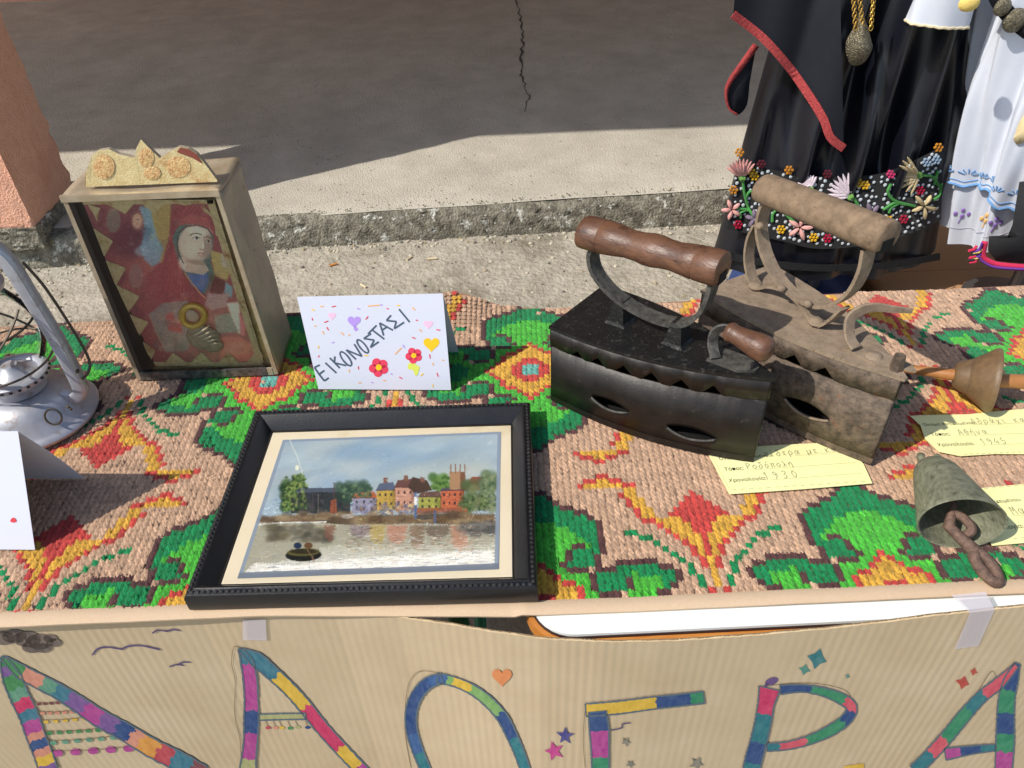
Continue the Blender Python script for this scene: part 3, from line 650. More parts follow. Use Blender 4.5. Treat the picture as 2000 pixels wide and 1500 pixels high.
# side panels, with dents in the visible right one
def panel(fn, name, m, nu=20, nv=28):
    o = MB().grid(nu, nv, fn).build(name, m, sh); solidify(o, tw, 0); return o
panel(lambda u, v: shx(BX1 - .004 * math.exp(-((u - .45) / .18) ** 2 - ((v - .83) / .12) ** 2) * 2 + .0008 * math.sin(v * 19 + u * 7), BY0 + (BY1 - BY0) * u, BZ0 + (BZ1 - BZ0 - .006) * v), 'side_panel', M_tin)
panel(lambda u, v: shx(BX0 + .0008 * math.sin(v * 15), BY0 + (BY1 - BY0) * u, BZ0 + (BZ1 - BZ0 - .006) * v), 'side_panel', M_tin)
panel(lambda u, v: shx(BX0 + (BX1 - BX0) * u, BY1, BZ0 + (BZ1 - BZ0 - .006) * v), 'back_panel', M_tin)
panel(lambda u, v: shx(BX0 - .002 + (BX1 - BX0 + .004) * u, BY0 - .001 + (BY1 - BY0 + .003) * v, BZ1 - .003 + (.0012 * math.sin(u * 9 + v * 5))), 'top_panel', M_tin_edge)
sbox((BX0 + .003, BY0 + .004, BZ0), (BX1 - .003, BY1 - .003, BZ0 + .0025), 'bottom_panel', M_tin)
# front rim strips
def rim(p, q, w, t, m, name='front_strip'):
    b = MB().box(p, q); b.v = [shx(*v) for v in b.v]; b.build(name, m, sh, smooth=False)
rim((BX0 - .001, BY0 - .004, BZ0 + .001), (BX0 + .005, BY0 - .001, BZ1 - .008), 0, 0, M_tin_edge)
rim((BX1 - .005, BY0 - .004, BZ0 + .001), (BX1 + .001, BY0 - .001, BZ1 - .008), 0, 0, M_tin_edge)
rim((BX0 + .0055, BY0 - .005, BZ0 + .0005), (BX1 - .014, BY0 - .0015, BZ0 + .013), 0, 0, M_tin_dark)
rim((BX1 - .0135, BY0 - .0045, BZ0 + .0005), (BX1 - .0055, BY0 - .0015, BZ0 + .0125), 0, 0, M_tin_edge)
rim((BX0 - .002, BY0 - .006, BZ1 - .0078), (BX1 + .002, BY0 - .0012, BZ1 + .0005), 0, 0, M_tin_edge)
ICY = BY0 + .006      # plane of the icon
MB().add([shx(x, y, z) for x, y, z in ((BX0 + .004, BY0 - .004, BZ0 + .003), (BX0 + .026, ICY + .003, BZ0 + .014), (BX0 + .026, ICY + .003, BZ1 - .012), (BX0 + .004, BY0 - .004, BZ1 - .008))], [(0, 1, 2, 3)]).build('inner_lining', M_inner, sh, smooth=False)
MB().add([shx(x, y, z) for x, y, z in ((BX0 + .003, BY0, BZ1 - .0085), (BX1 - .003, BY0, BZ1 - .0085), (BX1 - .003, ICY + .003, BZ1 - .0105), (BX0 + .003, ICY + .003, BZ1 - .0105))], [(0, 1, 2, 3)]).build('inner_lining', M_inner, sh, smooth=False)
IQ = [(-83, 46), (988, 42), (1408, 1400), (454, 1392)]
def zi(x, y): return (180 + x / 4.1667, 380 + y / 4.1667)
cv = Canvas(IQ, 290, 410, (128, 58, 58))
cv.blotch(60, (-100, 40, 1400, 1400), (60, 160), [(120, 48, 52), (140, 62, 58), (98, 44, 56), (84, 40, 50), (150, 76, 62)], .45)
cv.poly([(420, 60), (640, 60), (620, 400), (560, 560), (470, 400)], (150, 132, 60), .85, 6)                                  # gold ground
cv.poly([(380, 90), (470, 110), (500, 250), (520, 340), (575, 420), (540, 540), (480, 575), (420, 520), (380, 420), (430, 300)], (96, 132, 150), .9, 5)   # angel's blue
cv.ell(365, 210, 50, 70, (150, 96, 76), .9, .4); cv.ell(358, 220, 30, 48, (176, 134, 108), .8, .4); cv.ell(440, 300, 40, 60, (70, 96, 116), .6, .5); cv.ell(400, 450, 60, 40, (120, 150, 160), .6, .6)
cv.ell(170, 205, 56, 98, (112, 90, 76), .95, .12); cv.ell(350, 650, 58, 100, (128, 86, 80), .9, .12)                        # worn medallions
cv.poly([(640, 120), (760, 70), (900, 110), (985, 230), (1010, 380), (960, 560), (1000, 700), (930, 880), (760, 870), (560, 860), (430, 780), (440, 640), (560, 540), (620, 330)], (130, 48, 52), .95, 4)   # red veil
cv.poly([(700, 200), (800, 150), (940, 190), (985, 300), (960, 330), (900, 260), (740, 250), (690, 310)], (150, 66, 62), .9, 3)
cv.poly([(650, 330), (700, 250), (760, 235), (900, 250), (975, 300), (985, 360), (960, 540), (980, 640), (915, 800), (800, 720), (700, 560), (660, 420)], (56, 96, 88), .85, 3)    # dark green lining
cv.ell(835, 390, 132, 145, (188, 168, 146), 1, .12, .15); cv.ell(790, 545, 95, 70, (180, 160, 138), 1, .25); cv.ell(870, 300, 90, 40, (202, 186, 164), .7, .6)                       # face and neck
cv.ell(925, 400, 45, 90, (150, 126, 108), .55, .7); cv.line([(795, 330), (840, 318), (880, 326)], 9, (110, 84, 72), .8); cv.line([(915, 345), (950, 348), (970, 360)], 9, (104, 80, 70), .8)
cv.ell(842, 345, 22, 9, (88, 66, 60), .8, .5); cv.ell(942, 375, 22, 10, (84, 64, 60), .8, .5); cv.line([(898, 350), (905, 400), (895, 432), (872, 440)], 6, (140, 112, 96), .8); cv.line([(856, 468), (880, 462), (905, 470)], 8, (140, 84, 76), .9); cv.ell(868, 500, 40, 12, (160, 136, 116), .6, .6)
cv.poly([(760, 620), (840, 640), (930, 625), (940, 700), (890, 790), (800, 700)], (52, 84, 140), .95, 3)                      # blue neckline
for k in range(7): cv.line([(775 + k * 24, 640), (805 + k * 16, 740)], 4, (84, 120, 176), .6)
cv.poly([(955, 440), (1060, 470), (1120, 620), (1090, 690), (990, 640)], (160, 142, 70), .9, 4); cv.ell(1090, 520, 50, 70, (150, 140, 134), .7, .5)
cv.poly([(960, 640), (1080, 690), (1060, 800), (960, 780)], (92, 46, 44), .9, 4); cv.poly([(1080, 700), (1140, 740), (1130, 830), (1070, 790)], (90, 140, 146), .9, 3)
cv.poly([(930, 790), (1050, 800), (1110, 780), (1090, 900), (960, 930), (915, 880)], (146, 110, 104), .95, 3)                  # hand
cv.poly([(1090, 870), (1190, 860), (1200, 960), (1230, 1130), (1180, 1120), (1120, 960)], (206, 176, 150), .95, 3); cv.poly([(1190, 940), (1250, 1060), (1230, 1150), (1200, 1130)], (196, 70, 76), .9, 3)
cv.poly([(990, 980), (1110, 950), (1190, 1110), (1010, 1120)], (96, 112, 100), .95, 4)
cv.poly([(1030, 1150), (1200, 1150), (1330, 1230), (1320, 1360), (1040, 1360)], (178, 70, 60), .95, 4); cv.ell(1180, 1250, 120, 60, (206, 110, 84), .5, .8)
cv.poly([(455, 960), (570, 870), (760, 850), (800, 880), (760, 960), (800, 1100), (780, 1260), (600, 1280), (520, 1120)], (112, 104, 96), .95, 3)     # dress of the child
cv.poly([(600, 960), (650, 945), (720, 1040), (730, 1120), (620, 1100), (585, 1030)], (160, 58, 54), .95, 4); cv.poly([(660, 970), (720, 960), (740, 1030), (680, 1040)], (176, 112, 100), .9, 4)
cv.blotch(30, (480, 900, 760, 1260), (14, 40), [(86, 92, 84), (140, 128, 112), (100, 76, 66)], .4)
cv.line([(455, 960), (520, 1120), (600, 1280)], 8, (150, 112, 84), .9)
for _ in range(3): cv.a[1:-1, 1:-1] = (cv.a[1:-1, 1:-1] * 2 + cv.a[:-2, 1:-1] + cv.a[2:, 1:-1] + cv.a[1:-1, :-2] + cv.a[1:-1, 2:]) / 6
cv.blotch(160, (-60, 60, 1380, 1380), (10, 46), [(92, 60, 52), (150, 110, 90), (120, 84, 70), (80, 64, 56), (166, 134, 104)], .16)
for _ in range(26):
    x, y = random.uniform(300, 900), random.uniform(560, 900); cv.line([(x, y), (x + random.uniform(10, 50), y + random.uniform(60, 160))], 3, random.choice([(96, 36, 42), (156, 74, 70), (84, 34, 44)]), .35)
for _ in range(70): cv.ell(random.uniform(0, 1350), random.uniform(60, 1350), random.uniform(2, 5), random.uniform(2, 5), random.choice([(200, 186, 160), (60, 40, 36)]), .6, .4)
lum = cv.a.mean(2, keepdims=True); cv.a = cv.a + (lum * np.array([1.06, .98, .9]) - cv.a) * .28
for k in range(9): cv.line([(640 + k * 8, 330 + k * 22), (560 + k * 22, 560 + k * 18), (500 + k * 30, 760 + k * 6)], 4, random.choice([(170, 84, 78), (92, 34, 42), (156, 66, 62)]), .5)
for k in range(6): cv.line([(720 + k * 40, 180 - k * 2), (740 + k * 42, 130), (800 + k * 30, 90)], 4, (176, 92, 84), .45)
cv.brush(9000, (2, 7), .12)
# face painted last, crisply
cv.ell(830, 395, 132, 150, (150, 132, 114), 1, .10, .18); cv.ell(812, 385, 112, 136, (172, 154, 134), .9, .35, .18); cv.ell(800, 440, 60, 60, (186, 164, 142), .6, .7); cv.ell(850, 290, 84, 34, (190, 174, 152), .7, .6, .15)
cv.ell(935, 420, 34, 96, (118, 98, 84), .6, .6, .1); cv.poly([(735, 500), (760, 560), (740, 610), (900, 640), (945, 600), (900, 530)], (160, 140, 120), .9, 3); cv.ell(850, 540, 80, 18, (112, 92, 78), .55, .6, .15)
cv.line([(694, 330), (684, 400), (700, 480), (735, 545)], 10, (62, 50, 44), .75); cv.line([(700, 300), (760, 252), (850, 240), (935, 268), (970, 315)], 12, (70, 48, 44), .75)
cv.line([(790, 322), (815, 308), (850, 306), (885, 318)], 8, (78, 58, 50), .9); cv.line([(915, 336), (940, 332), (966, 346)], 8, (78, 58, 50), .9)
cv.ell(842, 344, 28, 11, (206, 194, 176), .9, .3, .1); cv.ell(846, 344, 11, 11, (48, 38, 36), 1, .3); cv.line([(812, 346), (840, 332), (872, 345)], 5, (58, 44, 40), .9); cv.ell(940, 372, 22, 9, (196, 182, 164), .9, .3, .15); cv.ell(942, 372, 9, 9, (48, 38, 36), 1, .3); cv.line([(918, 372), (940, 361), (962, 376)], 5, (58, 44, 40), .9)
cv.line([(902, 330), (912, 390), (912, 425), (888, 438), (870, 430)], 6, (112, 88, 74), .9); cv.ell(896, 410, 12, 26, (196, 178, 156), .6, .6); cv.line([(852, 470), (872, 462), (890, 468), (906, 470)], 8, (146, 78, 72), .95); cv.line([(856, 482), (880, 488), (898, 482)], 6, (120, 84, 74), .6)
cv.line([(745, 625), (800, 700), (880, 800), (915, 830)], 8, (176, 140, 96), .8); cv.line([(960, 560), (985, 640), (940, 780)], 7, (56, 120, 86), .7)
cv.ell(362, 205, 36, 52, (170, 132, 108), .9, .3); cv.line([(345, 195), (378, 198)], 5, (90, 60, 52), .8); cv.line([(352, 232), (376, 234)], 5, (140, 80, 70), .8)
cv.ell(1000, 1150, 420, 300, (214, 178, 136), .22, .9); cv.ell(560, 700, 240, 300, (196, 120, 96), .12, .9); cv.noise(.05); cv.a = np.clip(cv.a * 1.42 + .05, 0, 1)
IC0 = np.array([0, ICY + .004, 0]); 
def icpt(zx, zy, l=0.0):
    p = aty(*zi(zx, zy), ICY + .004 - l * .5); return p
ICc = [icpt(*q) for q in IQ]
def imap(u, v): p = (1 - u) * v * ICc[0] + u * v * ICc[1] + u * (1 - v) * ICc[2] + (1 - u) * (1 - v) * ICc[3]; return tuple(p)
ic = cv.mesh('icon_print', imap, VICON, sh)
# backing board behind the print
MB().add([shx(BX0 + .003, ICY + .007, BZ0 + .003), shx(BX1 - .003, ICY + .007, BZ0 + .003), shx(BX1 - .003, ICY + .007, BZ1 - .009), shx(BX0 + .003, ICY + .007, BZ1 - .009)], [(0, 1, 2, 3)]).build('backing_board', M_gold, sh, smooth=False)
M_lace = mat('pale gilt lace paper', (214, 188, 128), .6, metal=.1, rgb2=(232, 214, 168), nscale=160, namt=.5, bump=.8, bscale=420, bdist=.002, third=(176, 116, 66), tscale=50, tlow=.52, thigh=.7)
# serrated gold trim along the four sides of the icon
def serr(a, b, tip, n=9):
    out = [a]
    for p, q in ((a, tip), (tip, b)):
        for i in range(1, n + 1):
            t = i / n; x = p[0] + (q[0] - p[0]) * t; y = p[1] + (q[1] - p[1]) * t; nx_, ny_ = -(q[1] - p[1]), q[0] - p[0]; l = math.hypot(nx_, ny_) or 1
            out.append((x - (q[0] - p[0]) / n * .5 + nx_ / l * -9, y - (q[1] - p[1]) / n * .5 + ny_ / l * -9)); out.append((x, y))
    return out
def gtri(a, b, tip):
    mb = MB(); pts = serr(a, b, tip); n = len(pts); c = np.mean([a, b, tip], 0)
    for l in (.0022,):
        vs_ = [icpt(c[0], c[1], l + .002)] + [icpt(p[0], p[1], l) for p in pts]; mb.add(vs_, [(0, 1 + i, 1 + (i + 1) % n) for i in range(n)])
    mb.build('gold_trim', M_lace, sh, smooth=False)
gtri((110, 75), (345, 75), (270, 165)); gtri((380, 60), (600, 60), (510, 165)); gtri((640, 60), (880, 60), (760, 95)); gtri((-40, 80), (70, 110), (40, 220))
gtri((10, 280), (95, 500), (165, 380)); gtri((110, 540), (190, 740), (270, 600)); gtri((195, 740), (290, 960), (380, 830)); gtri((300, 980), (370, 1160), (455, 1040)); gtri((380, 1180), (460, 1380), (510, 1270))
gtri((580, 1392), (790, 1392), (660, 1290)); gtri((770, 1398), (1000, 1398), (890, 1290)); gtri((1000, 1400), (1230, 1400), (1110, 1295)); gtri((1240, 1400), (1400, 1400), (1330, 1290))
gtri((900, 80), (1060, 260), (900, 130)); gtri((1000, 260), (1110, 420), (1000, 330)); gtri((1180, 850), (1270, 1000), (1200, 890)); gtri((1260, 1000), (1390, 1330), (1290, 1180)); gtri((1090, 480), (1210, 760), (1120, 620))
# side strips of plain gold card
for q in (([(930, 44), (990, 42), (1408, 1400), (1350, 1395)]), ([(-83, 46), (988, 42), (985, 75), (-75, 82)]), ([(454, 1392), (440, 1360), (1395, 1368), (1408, 1400)])):
    MB().add([icpt(x, y, .0015) for x, y in q], [(0, 1, 2, 3)]).build('gold_card_strip', M_lace, sh, smooth=False)
# relief figure of the child with a halo
M_halo = mat('yellow gilt halo', (222, 190, 96), .4, metal=.3, bump=.6, bscale=300, bdist=.001)
mb = MB(); ring = []
for i in range(33):
    a = 2 * math.pi * i / 32; ring.append(tuple(icpt(822 + 92 * math.cos(a), 985 + 84 * math.sin(a), .0035)))
mb.tube(ring, .0046, 8, caps=False); mb.build('halo', M_halo, sh)
M_rel = mat('grey relief figure', (196, 182, 150), .55, rgb2=(150, 136, 104), nscale=120, namt=.5, bump=.4, bscale=200)
mb = MB()
c = icpt(905, 1165, .004); mb.ball(c, .021, n=14, k=9, sc=(1.15, .28, 1.05)); c2 = icpt(980, 1225, .004); mb.ball(c2, .016, n=12, k=8, sc=(1.0, .3, .75))
for k in range(5): mb.tube([tuple(icpt(800 + k * 34, 1150 + k * 16, .0125)), tuple(icpt(880 + k * 30, 1120 + k * 22, .0165)), tuple(icpt(960 + k * 20, 1060 + k * 36, .0125))], .0016, 6)
mb.build('robe_relief', M_rel, sh)
mb = MB(); mb.ball(icpt(815, 985, .004), .0098, n=12, k=8, sc=(.95, .4, 1.05)); mb.build('head_relief', mat('pale relief face', (206, 184, 154), .55), sh)
# glass
MB().add([shx(x, ICY - .0065, z) for x, z in ((BX0 + .003, BZ0 + .004), (BX1 - .003, BZ0 + .004), (BX1 - .003, BZ1 - .009), (BX0 + .003, BZ1 - .009))], [(0, 1, 2, 3)]).build('glass', glass_mat('dusty glass', (.93, .93, .91), .12, 1.3), sh, smooth=False)
# gold crest standing on the top
CR = [(165, 358), (168, 335), (180, 303), (192, 294), (212, 291), (232, 301), (262, 308), (267, 288), (275, 272), (290, 288), (312, 309), (332, 296), (350, 287), (368, 290), (384, 300), (404, 325), (424, 352)]
CYp = BY0 + .022
cp = [aty(x, y, CYp + .012 * max(0, (355 - y) / 85)) for x, y in CR]; cb = min(p[2] for p in cp)
mb = MB(); n = len(cp); off = np.array([0, .006, 0])
mid = np.array([sum(p[0] for p in cp) / n, CYp + .002, cb + .004])
front = [tuple(p) for p in cp]; back = [tuple(p + off) for p in cp]
lowf = [(p[0], CYp, max(BZ1 - .002, cb - .002)) for p in cp]
for i in range(n - 1): mb.add([lowf[i], lowf[i + 1], front[i + 1], front[i]], [(0, 1, 2, 3)], 0); mb.add([front[i], front[i + 1], back[i + 1], back[i]], [(0, 1, 2, 3)], 1)
for i in range(n - 1): mb.add([(lowf[i][0], CYp + .006, lowf[i][2]), (lowf[i + 1][0], CYp + .006, lowf[i + 1][2]), back[i + 1], back[i]], [(3, 2, 1, 0)], 1)
mb.build('gold_crest', [M_gold, M_tin], sh, smooth=False)
M_copper = mat('orange tarnished gilt', (176, 124, 76), .55, metal=.25, rgb2=(218, 190, 132), nscale=170, namt=.4, bump=.8, bscale=420, bdist=.0015, third=(110, 60, 36), tscale=120, tlow=.58, thigh=.7)
for cx_, cy_, rx, ry in ((203, 326, 21, 24), (348, 326, 24, 21), (286, 308, 15, 20), (297, 338, 17, 13)):
    mb = MB(); pts = [(cx_ + rx * k * math.cos(t_), cy_ + ry * k * math.sin(t_), l) for k, l in ((1.0, .0005), (.6, .0009)) for t_ in np.linspace(0, 2 * math.pi, 21)[:-1]] + [(cx_, cy_, .0010)]
    mb.add([tuple(aty(x, y, CYp + .012 * max(0, (355 - y) / 85) - l)) for x, y, l in pts], [(i, (i + 1) % 20, 20 + (i + 1) % 20, 20 + i) for i in range(20)] + [(20 + i, 20 + (i + 1) % 20, 40) for i in range(20)]); mb.build('crest_roundel', M_copper, sh)
q = [(345, 297), (352, 288), (368, 291), (384, 301), (395, 320), (375, 308)]
MB().add([tuple(aty(x, y, CYp + .012 * max(0, (355 - y) / 85) - .0012)) for x, y in q], [tuple(range(6))]).build('crest_patch', M_redback, sh, smooth=False)

# ================================================================== WHITE TENT CARDS
M_paper = mat('white card', (212, 214, 226), .8, rgb2=(206, 209, 222), nscale=6)
INK = {'slate': mat('slate marker ink', (70, 86, 104), .7), 'pink': mat('pink marker ink', (226, 60, 90), .7), 'red': mat('red marker ink', (214, 60, 70), .7), 'yellow': mat('yellow marker ink', (242, 194, 20), .7),
       'lilac': mat('lilac marker ink', (178, 146, 222), .7), 'rose': mat('pale rose marker ink', (246, 190, 216), .7), 'lime': mat('lime marker ink', (214, 222, 90), .7), 'orange': mat('orange marker ink', (238, 170, 90), .7)}
def tent(A, B, C, D, E_, G, label):
    """front sheet A B (base) C D (ridge); back sheet foot E_ (left) G (right)"""
    t = empty('tent_card', tuple((np.array(A) + np.array(B)) / 2), label, 'card')
    def curl(P, Q, R, S, s):
        P, Q, R, S = map(np.array, (P, Q, R, S)); return lambda u, v: tuple((1 - u) * (1 - v) * P + u * (1 - v) * Q + u * v * R + (1 - u) * v * S + np.array([0, s * .002 * math.sin(math.pi * v), 0]))
    o = MB().grid(8, 8, curl(A, B, C, D, 0)).build('front_sheet', M_paper, t, smooth=False); solidify(o, .0005, 0)
    o = MB().grid(8, 8, curl(G, E_, D, C, 1)).build('back_sheet', M_paper, t, smooth=False); solidify(o, .0005, 0)
    return t
A, B = np.array([-.277, .8485, ZK]), np.array([-.0865, .835, ZK]); Cc = np.array([-.0883, .876, .857]); _n = np.cross(B - A, Cc - A); Dd = atplane(580, 580, A, _n)
card = tent(A, B, Cc, Dd, (-.274, .935, ZK), (-.079, .924, ZK), 'white folded card with slanted Greek lettering and drawn flowers, beside the shrine')
nn = np.cross(B - A, Dd - A); nn /= np.linalg.norm(nn)
if nn[1] > 0: nn = -nn
def cm(zx, zy, l):
    return tuple(atplane(550 + zx / 3.3333, 540 + zy / 3.3333, A + nn * (.0006 + l), nn))
mb = MB()
def st(*pts, w=11, n=None): ribbon(mb, [p for p in pts], w, cm, 0, n=n or max(3, len(pts) * 2), jit=.15)
def poly_st(*pts, w=11):
    for a, b in zip(pts[:-1], pts[1:]): ribbon(mb, [a, b], w, cm, 0, n=4, lift=random.uniform(0, .0001))
poly_st((248, 576), (213, 592), (246, 640), (278, 680), (306, 660)); poly_st((244, 636), (278, 612)); poly_st((284, 562), (356, 628)); poly_st((313, 530), (378, 596)); poly_st((346, 520), (343, 562), (420, 580))
st(*[(c[0], c[1]) for c in (circle(418, 536, 56, 20, 14, math.radians(52)) + [circle(418, 536, 56, 20, 14, math.radians(52))[0]])], n=30)
poly_st((484, 540), (420, 478), (522, 520), (472, 440))
st(*[(c[0], c[1]) for c in (circle(528, 455, 54, 18, 14, math.radians(50)) + [circle(528, 455, 54, 18, 14, math.radians(50))[0]])], n=30)
poly_st((582, 372), (534, 404), (602, 414), (578, 462), (632, 425)); poly_st((562, 373), (618, 318)); poly_st((592, 350), (668, 408))
poly_st((664, 384), (638, 302), (724, 350)); poly_st((652, 350), (690, 326)); poly_st((712, 252), (682, 287), (746, 293), (733, 340), (797, 298)); poly_st((764, 213), (833, 297))
mb.build('lettering', INK['slate'], card, smooth=False)
def blob(pts_list, ink, lift=0.0, name='drawing'):
    mb = MB()
    for pts in pts_list: polyfan(mb, pts, cm, 0, lift)
    return mb.build(name, INK[ink], card, smooth=False)
def heart(cx_, cy_, s):
    out = []
    for i in range(24):
        t = 2 * math.pi * i / 24; out.append((cx_ + s * 16 * math.sin(t) ** 3, cy_ - s * (13 * math.cos(t) - 5 * math.cos(2 * t) - 2 * math.cos(3 * t) - math.cos(4 * t))))
    return out
for fx, fy, s in ((632, 592, 1.0), (860, 515, .85)):
    blob([circle(fx + 36 * s * math.cos(a), fy + 34 * s * math.sin(a), 29 * s, n=14) for a in (.4, 1.7, 2.95, 4.3, 5.6)], 'pink', .0001, 'drawn_flower'); blob([circle(fx, fy, 20 * s)], 'yellow', .0004, 'flower_centre')
blob([[(850, 555), (870, 570), (900, 590), (885, 640), (872, 650), (855, 610), (820, 600), (822, 572)]], 'lime', 0, 'drawn_leaf')
blob([heart(975, 440, 3.3)], 'yellow', 0, 'drawn_heart'); blob([heart(955, 312, 1.9)], 'rose', 0, 'drawn_heart'); blob([heart(328, 256, 1.6)], 'rose', 0, 'drawn_heart'); blob([heart(472, 292, 2.7), [(478, 320), (500, 345), (480, 358), (468, 340)]], 'lilac', 0, 'drawn_balloon')
confs = [(200, 278, 70), (262, 195, 10), (340, 195, -10), (600, 190, -5, 80), (650, 185, 20), (760, 188, 10), (690, 210, 15), (860, 210, 40), (555, 270, -50), (440, 382, -30), (335, 430, -20), (240, 460, 80), (242, 520, -60), (395, 372, 40), (290, 295, -20),
         (270, 365, 60), (500, 210, 20), (205, 218, 30), (1020, 348, 10), (985, 570, 60), (965, 520, 80), (760, 485, -45, 60), (715, 635, 40), (915, 640, -40), (775, 660, 30), (670, 678, 10), (500, 595, 80), (440, 615, 80), (590, 690, 20), (550, 515, 10), (880, 285, 20), (905, 352, 40), (300, 340, 60), (1050, 545, 20), (795, 455, 60), (985, 712, 80), (1015, 640, 70), (510, 692, 0), (860, 400, 20), (220, 322, 0)]
inks = ['pink', 'orange', 'red', 'orange', 'lilac', 'yellow']
groups_ = {}
for i, cfi in enumerate(confs): groups_.setdefault(inks[i % 6], []).append(cfi)
for k, lst in groups_.items():
    mb = MB()
    for cfi in lst:
        L_ = cfi[3] if len(cfi) > 3 else random.uniform(14, 30); a = math.radians(cfi[2]); ribbon(mb, [(cfi[0] - L_ / 2 * math.cos(a), cfi[1] - L_ / 2 * math.sin(a)), (cfi[0] + L_ / 2 * math.cos(a), cfi[1] + L_ / 2 * math.sin(a))], 7, cm, n=4)
    mb.build('confetti_strokes', INK[k], card, smooth=False)
# left card, cut by the picture edge
A2, B2 = np.array([-.80, .590, ZK]), np.array([-.559, .576, ZK]); C2 = np.array([-.546, .632, .856]); D2 = C2 + (A2 - B2)
card2 = tent(A2, B2, C2, D2, (-.79, .70, ZK), (-.547, .688, ZK), 'plain white folded card with one red dot, in front of the lantern')
n2 = np.cross(B2 - A2, D2 - A2); n2 /= np.linalg.norm(n2); n2 = -n2 if n2[1] > 0 else n2
mb = MB(); polyfan(mb, [(26 + 6 * math.cos(a) * (1 + .25 * math.sin(3 * a)), 1016 + 5 * math.sin(a)) for a in np.linspace(0, 6.28, 11)[:-1]], lambda x, y, l: tuple(atplane(x, y, B2 + n2 * .0007, n2))); mb.build('red_dot', INK['red'], card2, smooth=False)

# ================================================================== YELLOW LABELS
M_yel = mat('pale yellow paper', (232, 228, 158), .8, rgb2=(238, 234, 172), nscale=12)
M_print = mat('black print', (44, 42, 34), .8); M_pen = mat('pencil grey', (120, 118, 92), .8); M_rule = mat('thin rule line', (160, 158, 110), .8)
def text_mesh(body, size):
    cu = bpy.data.curves.new('txt', 'FONT'); cu.body = body; cu.size = size; cu.resolution_u = 3
    ob = bpy.data.objects.new('txt', cu); COL.objects.link(ob); bpy.context.view_layer.update()
    me = bpy.data.meshes.new_from_object(ob.evaluated_get(bpy.context.evaluated_depsgraph_get()))
    v = [tuple(x.co) for x in me.vertices]; f = [tuple(p.vertices) for p in me.polygons]
    bpy.data.objects.remove(ob); bpy.data.curves.remove(cu); bpy.data.meshes.remove(me); return v, f
def label(outline, label_, texts, hand, org, rot, name='paper_label', rules=(), dash_edges=()):
    """outline in world XY; texts in local metres from org"""
    c = np.mean(np.array(outline), 0); t = empty(name, (c[0], c[1], ZK), label_, 'label')
    LZ = ZK + .0012
    mb = MB(); n = len(outline); mb.add([(x, y, LZ) for x, y in outline] + [(x, y, LZ - .0006) for x, y in outline], [tuple(range(n)), tuple(range(2 * n - 1, n - 1, -1))] + [(i, n + i, n + (i + 1) % n, (i + 1) % n) for i in range(n)])
    mb.build('sheet', M_yel, t, smooth=False)
    ca_, sa_ = math.cos(rot), math.sin(rot)
    def lm(x, y, l=0): return (org[0] + x * ca_ - y * sa_, org[1] + x * sa_ + y * ca_, LZ + .0004 + l)
    for body, size, x, y in texts:
        v, f = text_mesh(body, size); MB().add([lm(x + p[0], y + p[1]) for p in v], f).build('printed_text', M_print, t, smooth=False)
    if hand:
        mb = MB()
        for pts in hand: ribbon(mb, pts, .0007, lm, n=max(4, 3 * len(pts)))
        mb.build('handwriting', M_pen, t, smooth=False)
    mb = MB()
    for x0, y0, x1 in rules: ribbon(mb, [(x0, y0), (x1, y0)], .0003, lm, n=4)
    for (xa, ya), (xb, yb) in dash_edges:
        k = 16
        for i in range(k): ribbon(mb, [(xa + (xb - xa) * (i + .15) / k, ya + (yb - ya) * (i + .15) / k), (xa + (xb - xa) * (i + .65) / k, ya + (yb - ya) * (i + .65) / k)], .0005, lm, n=4, lift=.0001)
    mb.build('ruled_lines', M_rule, t, smooth=False); return t
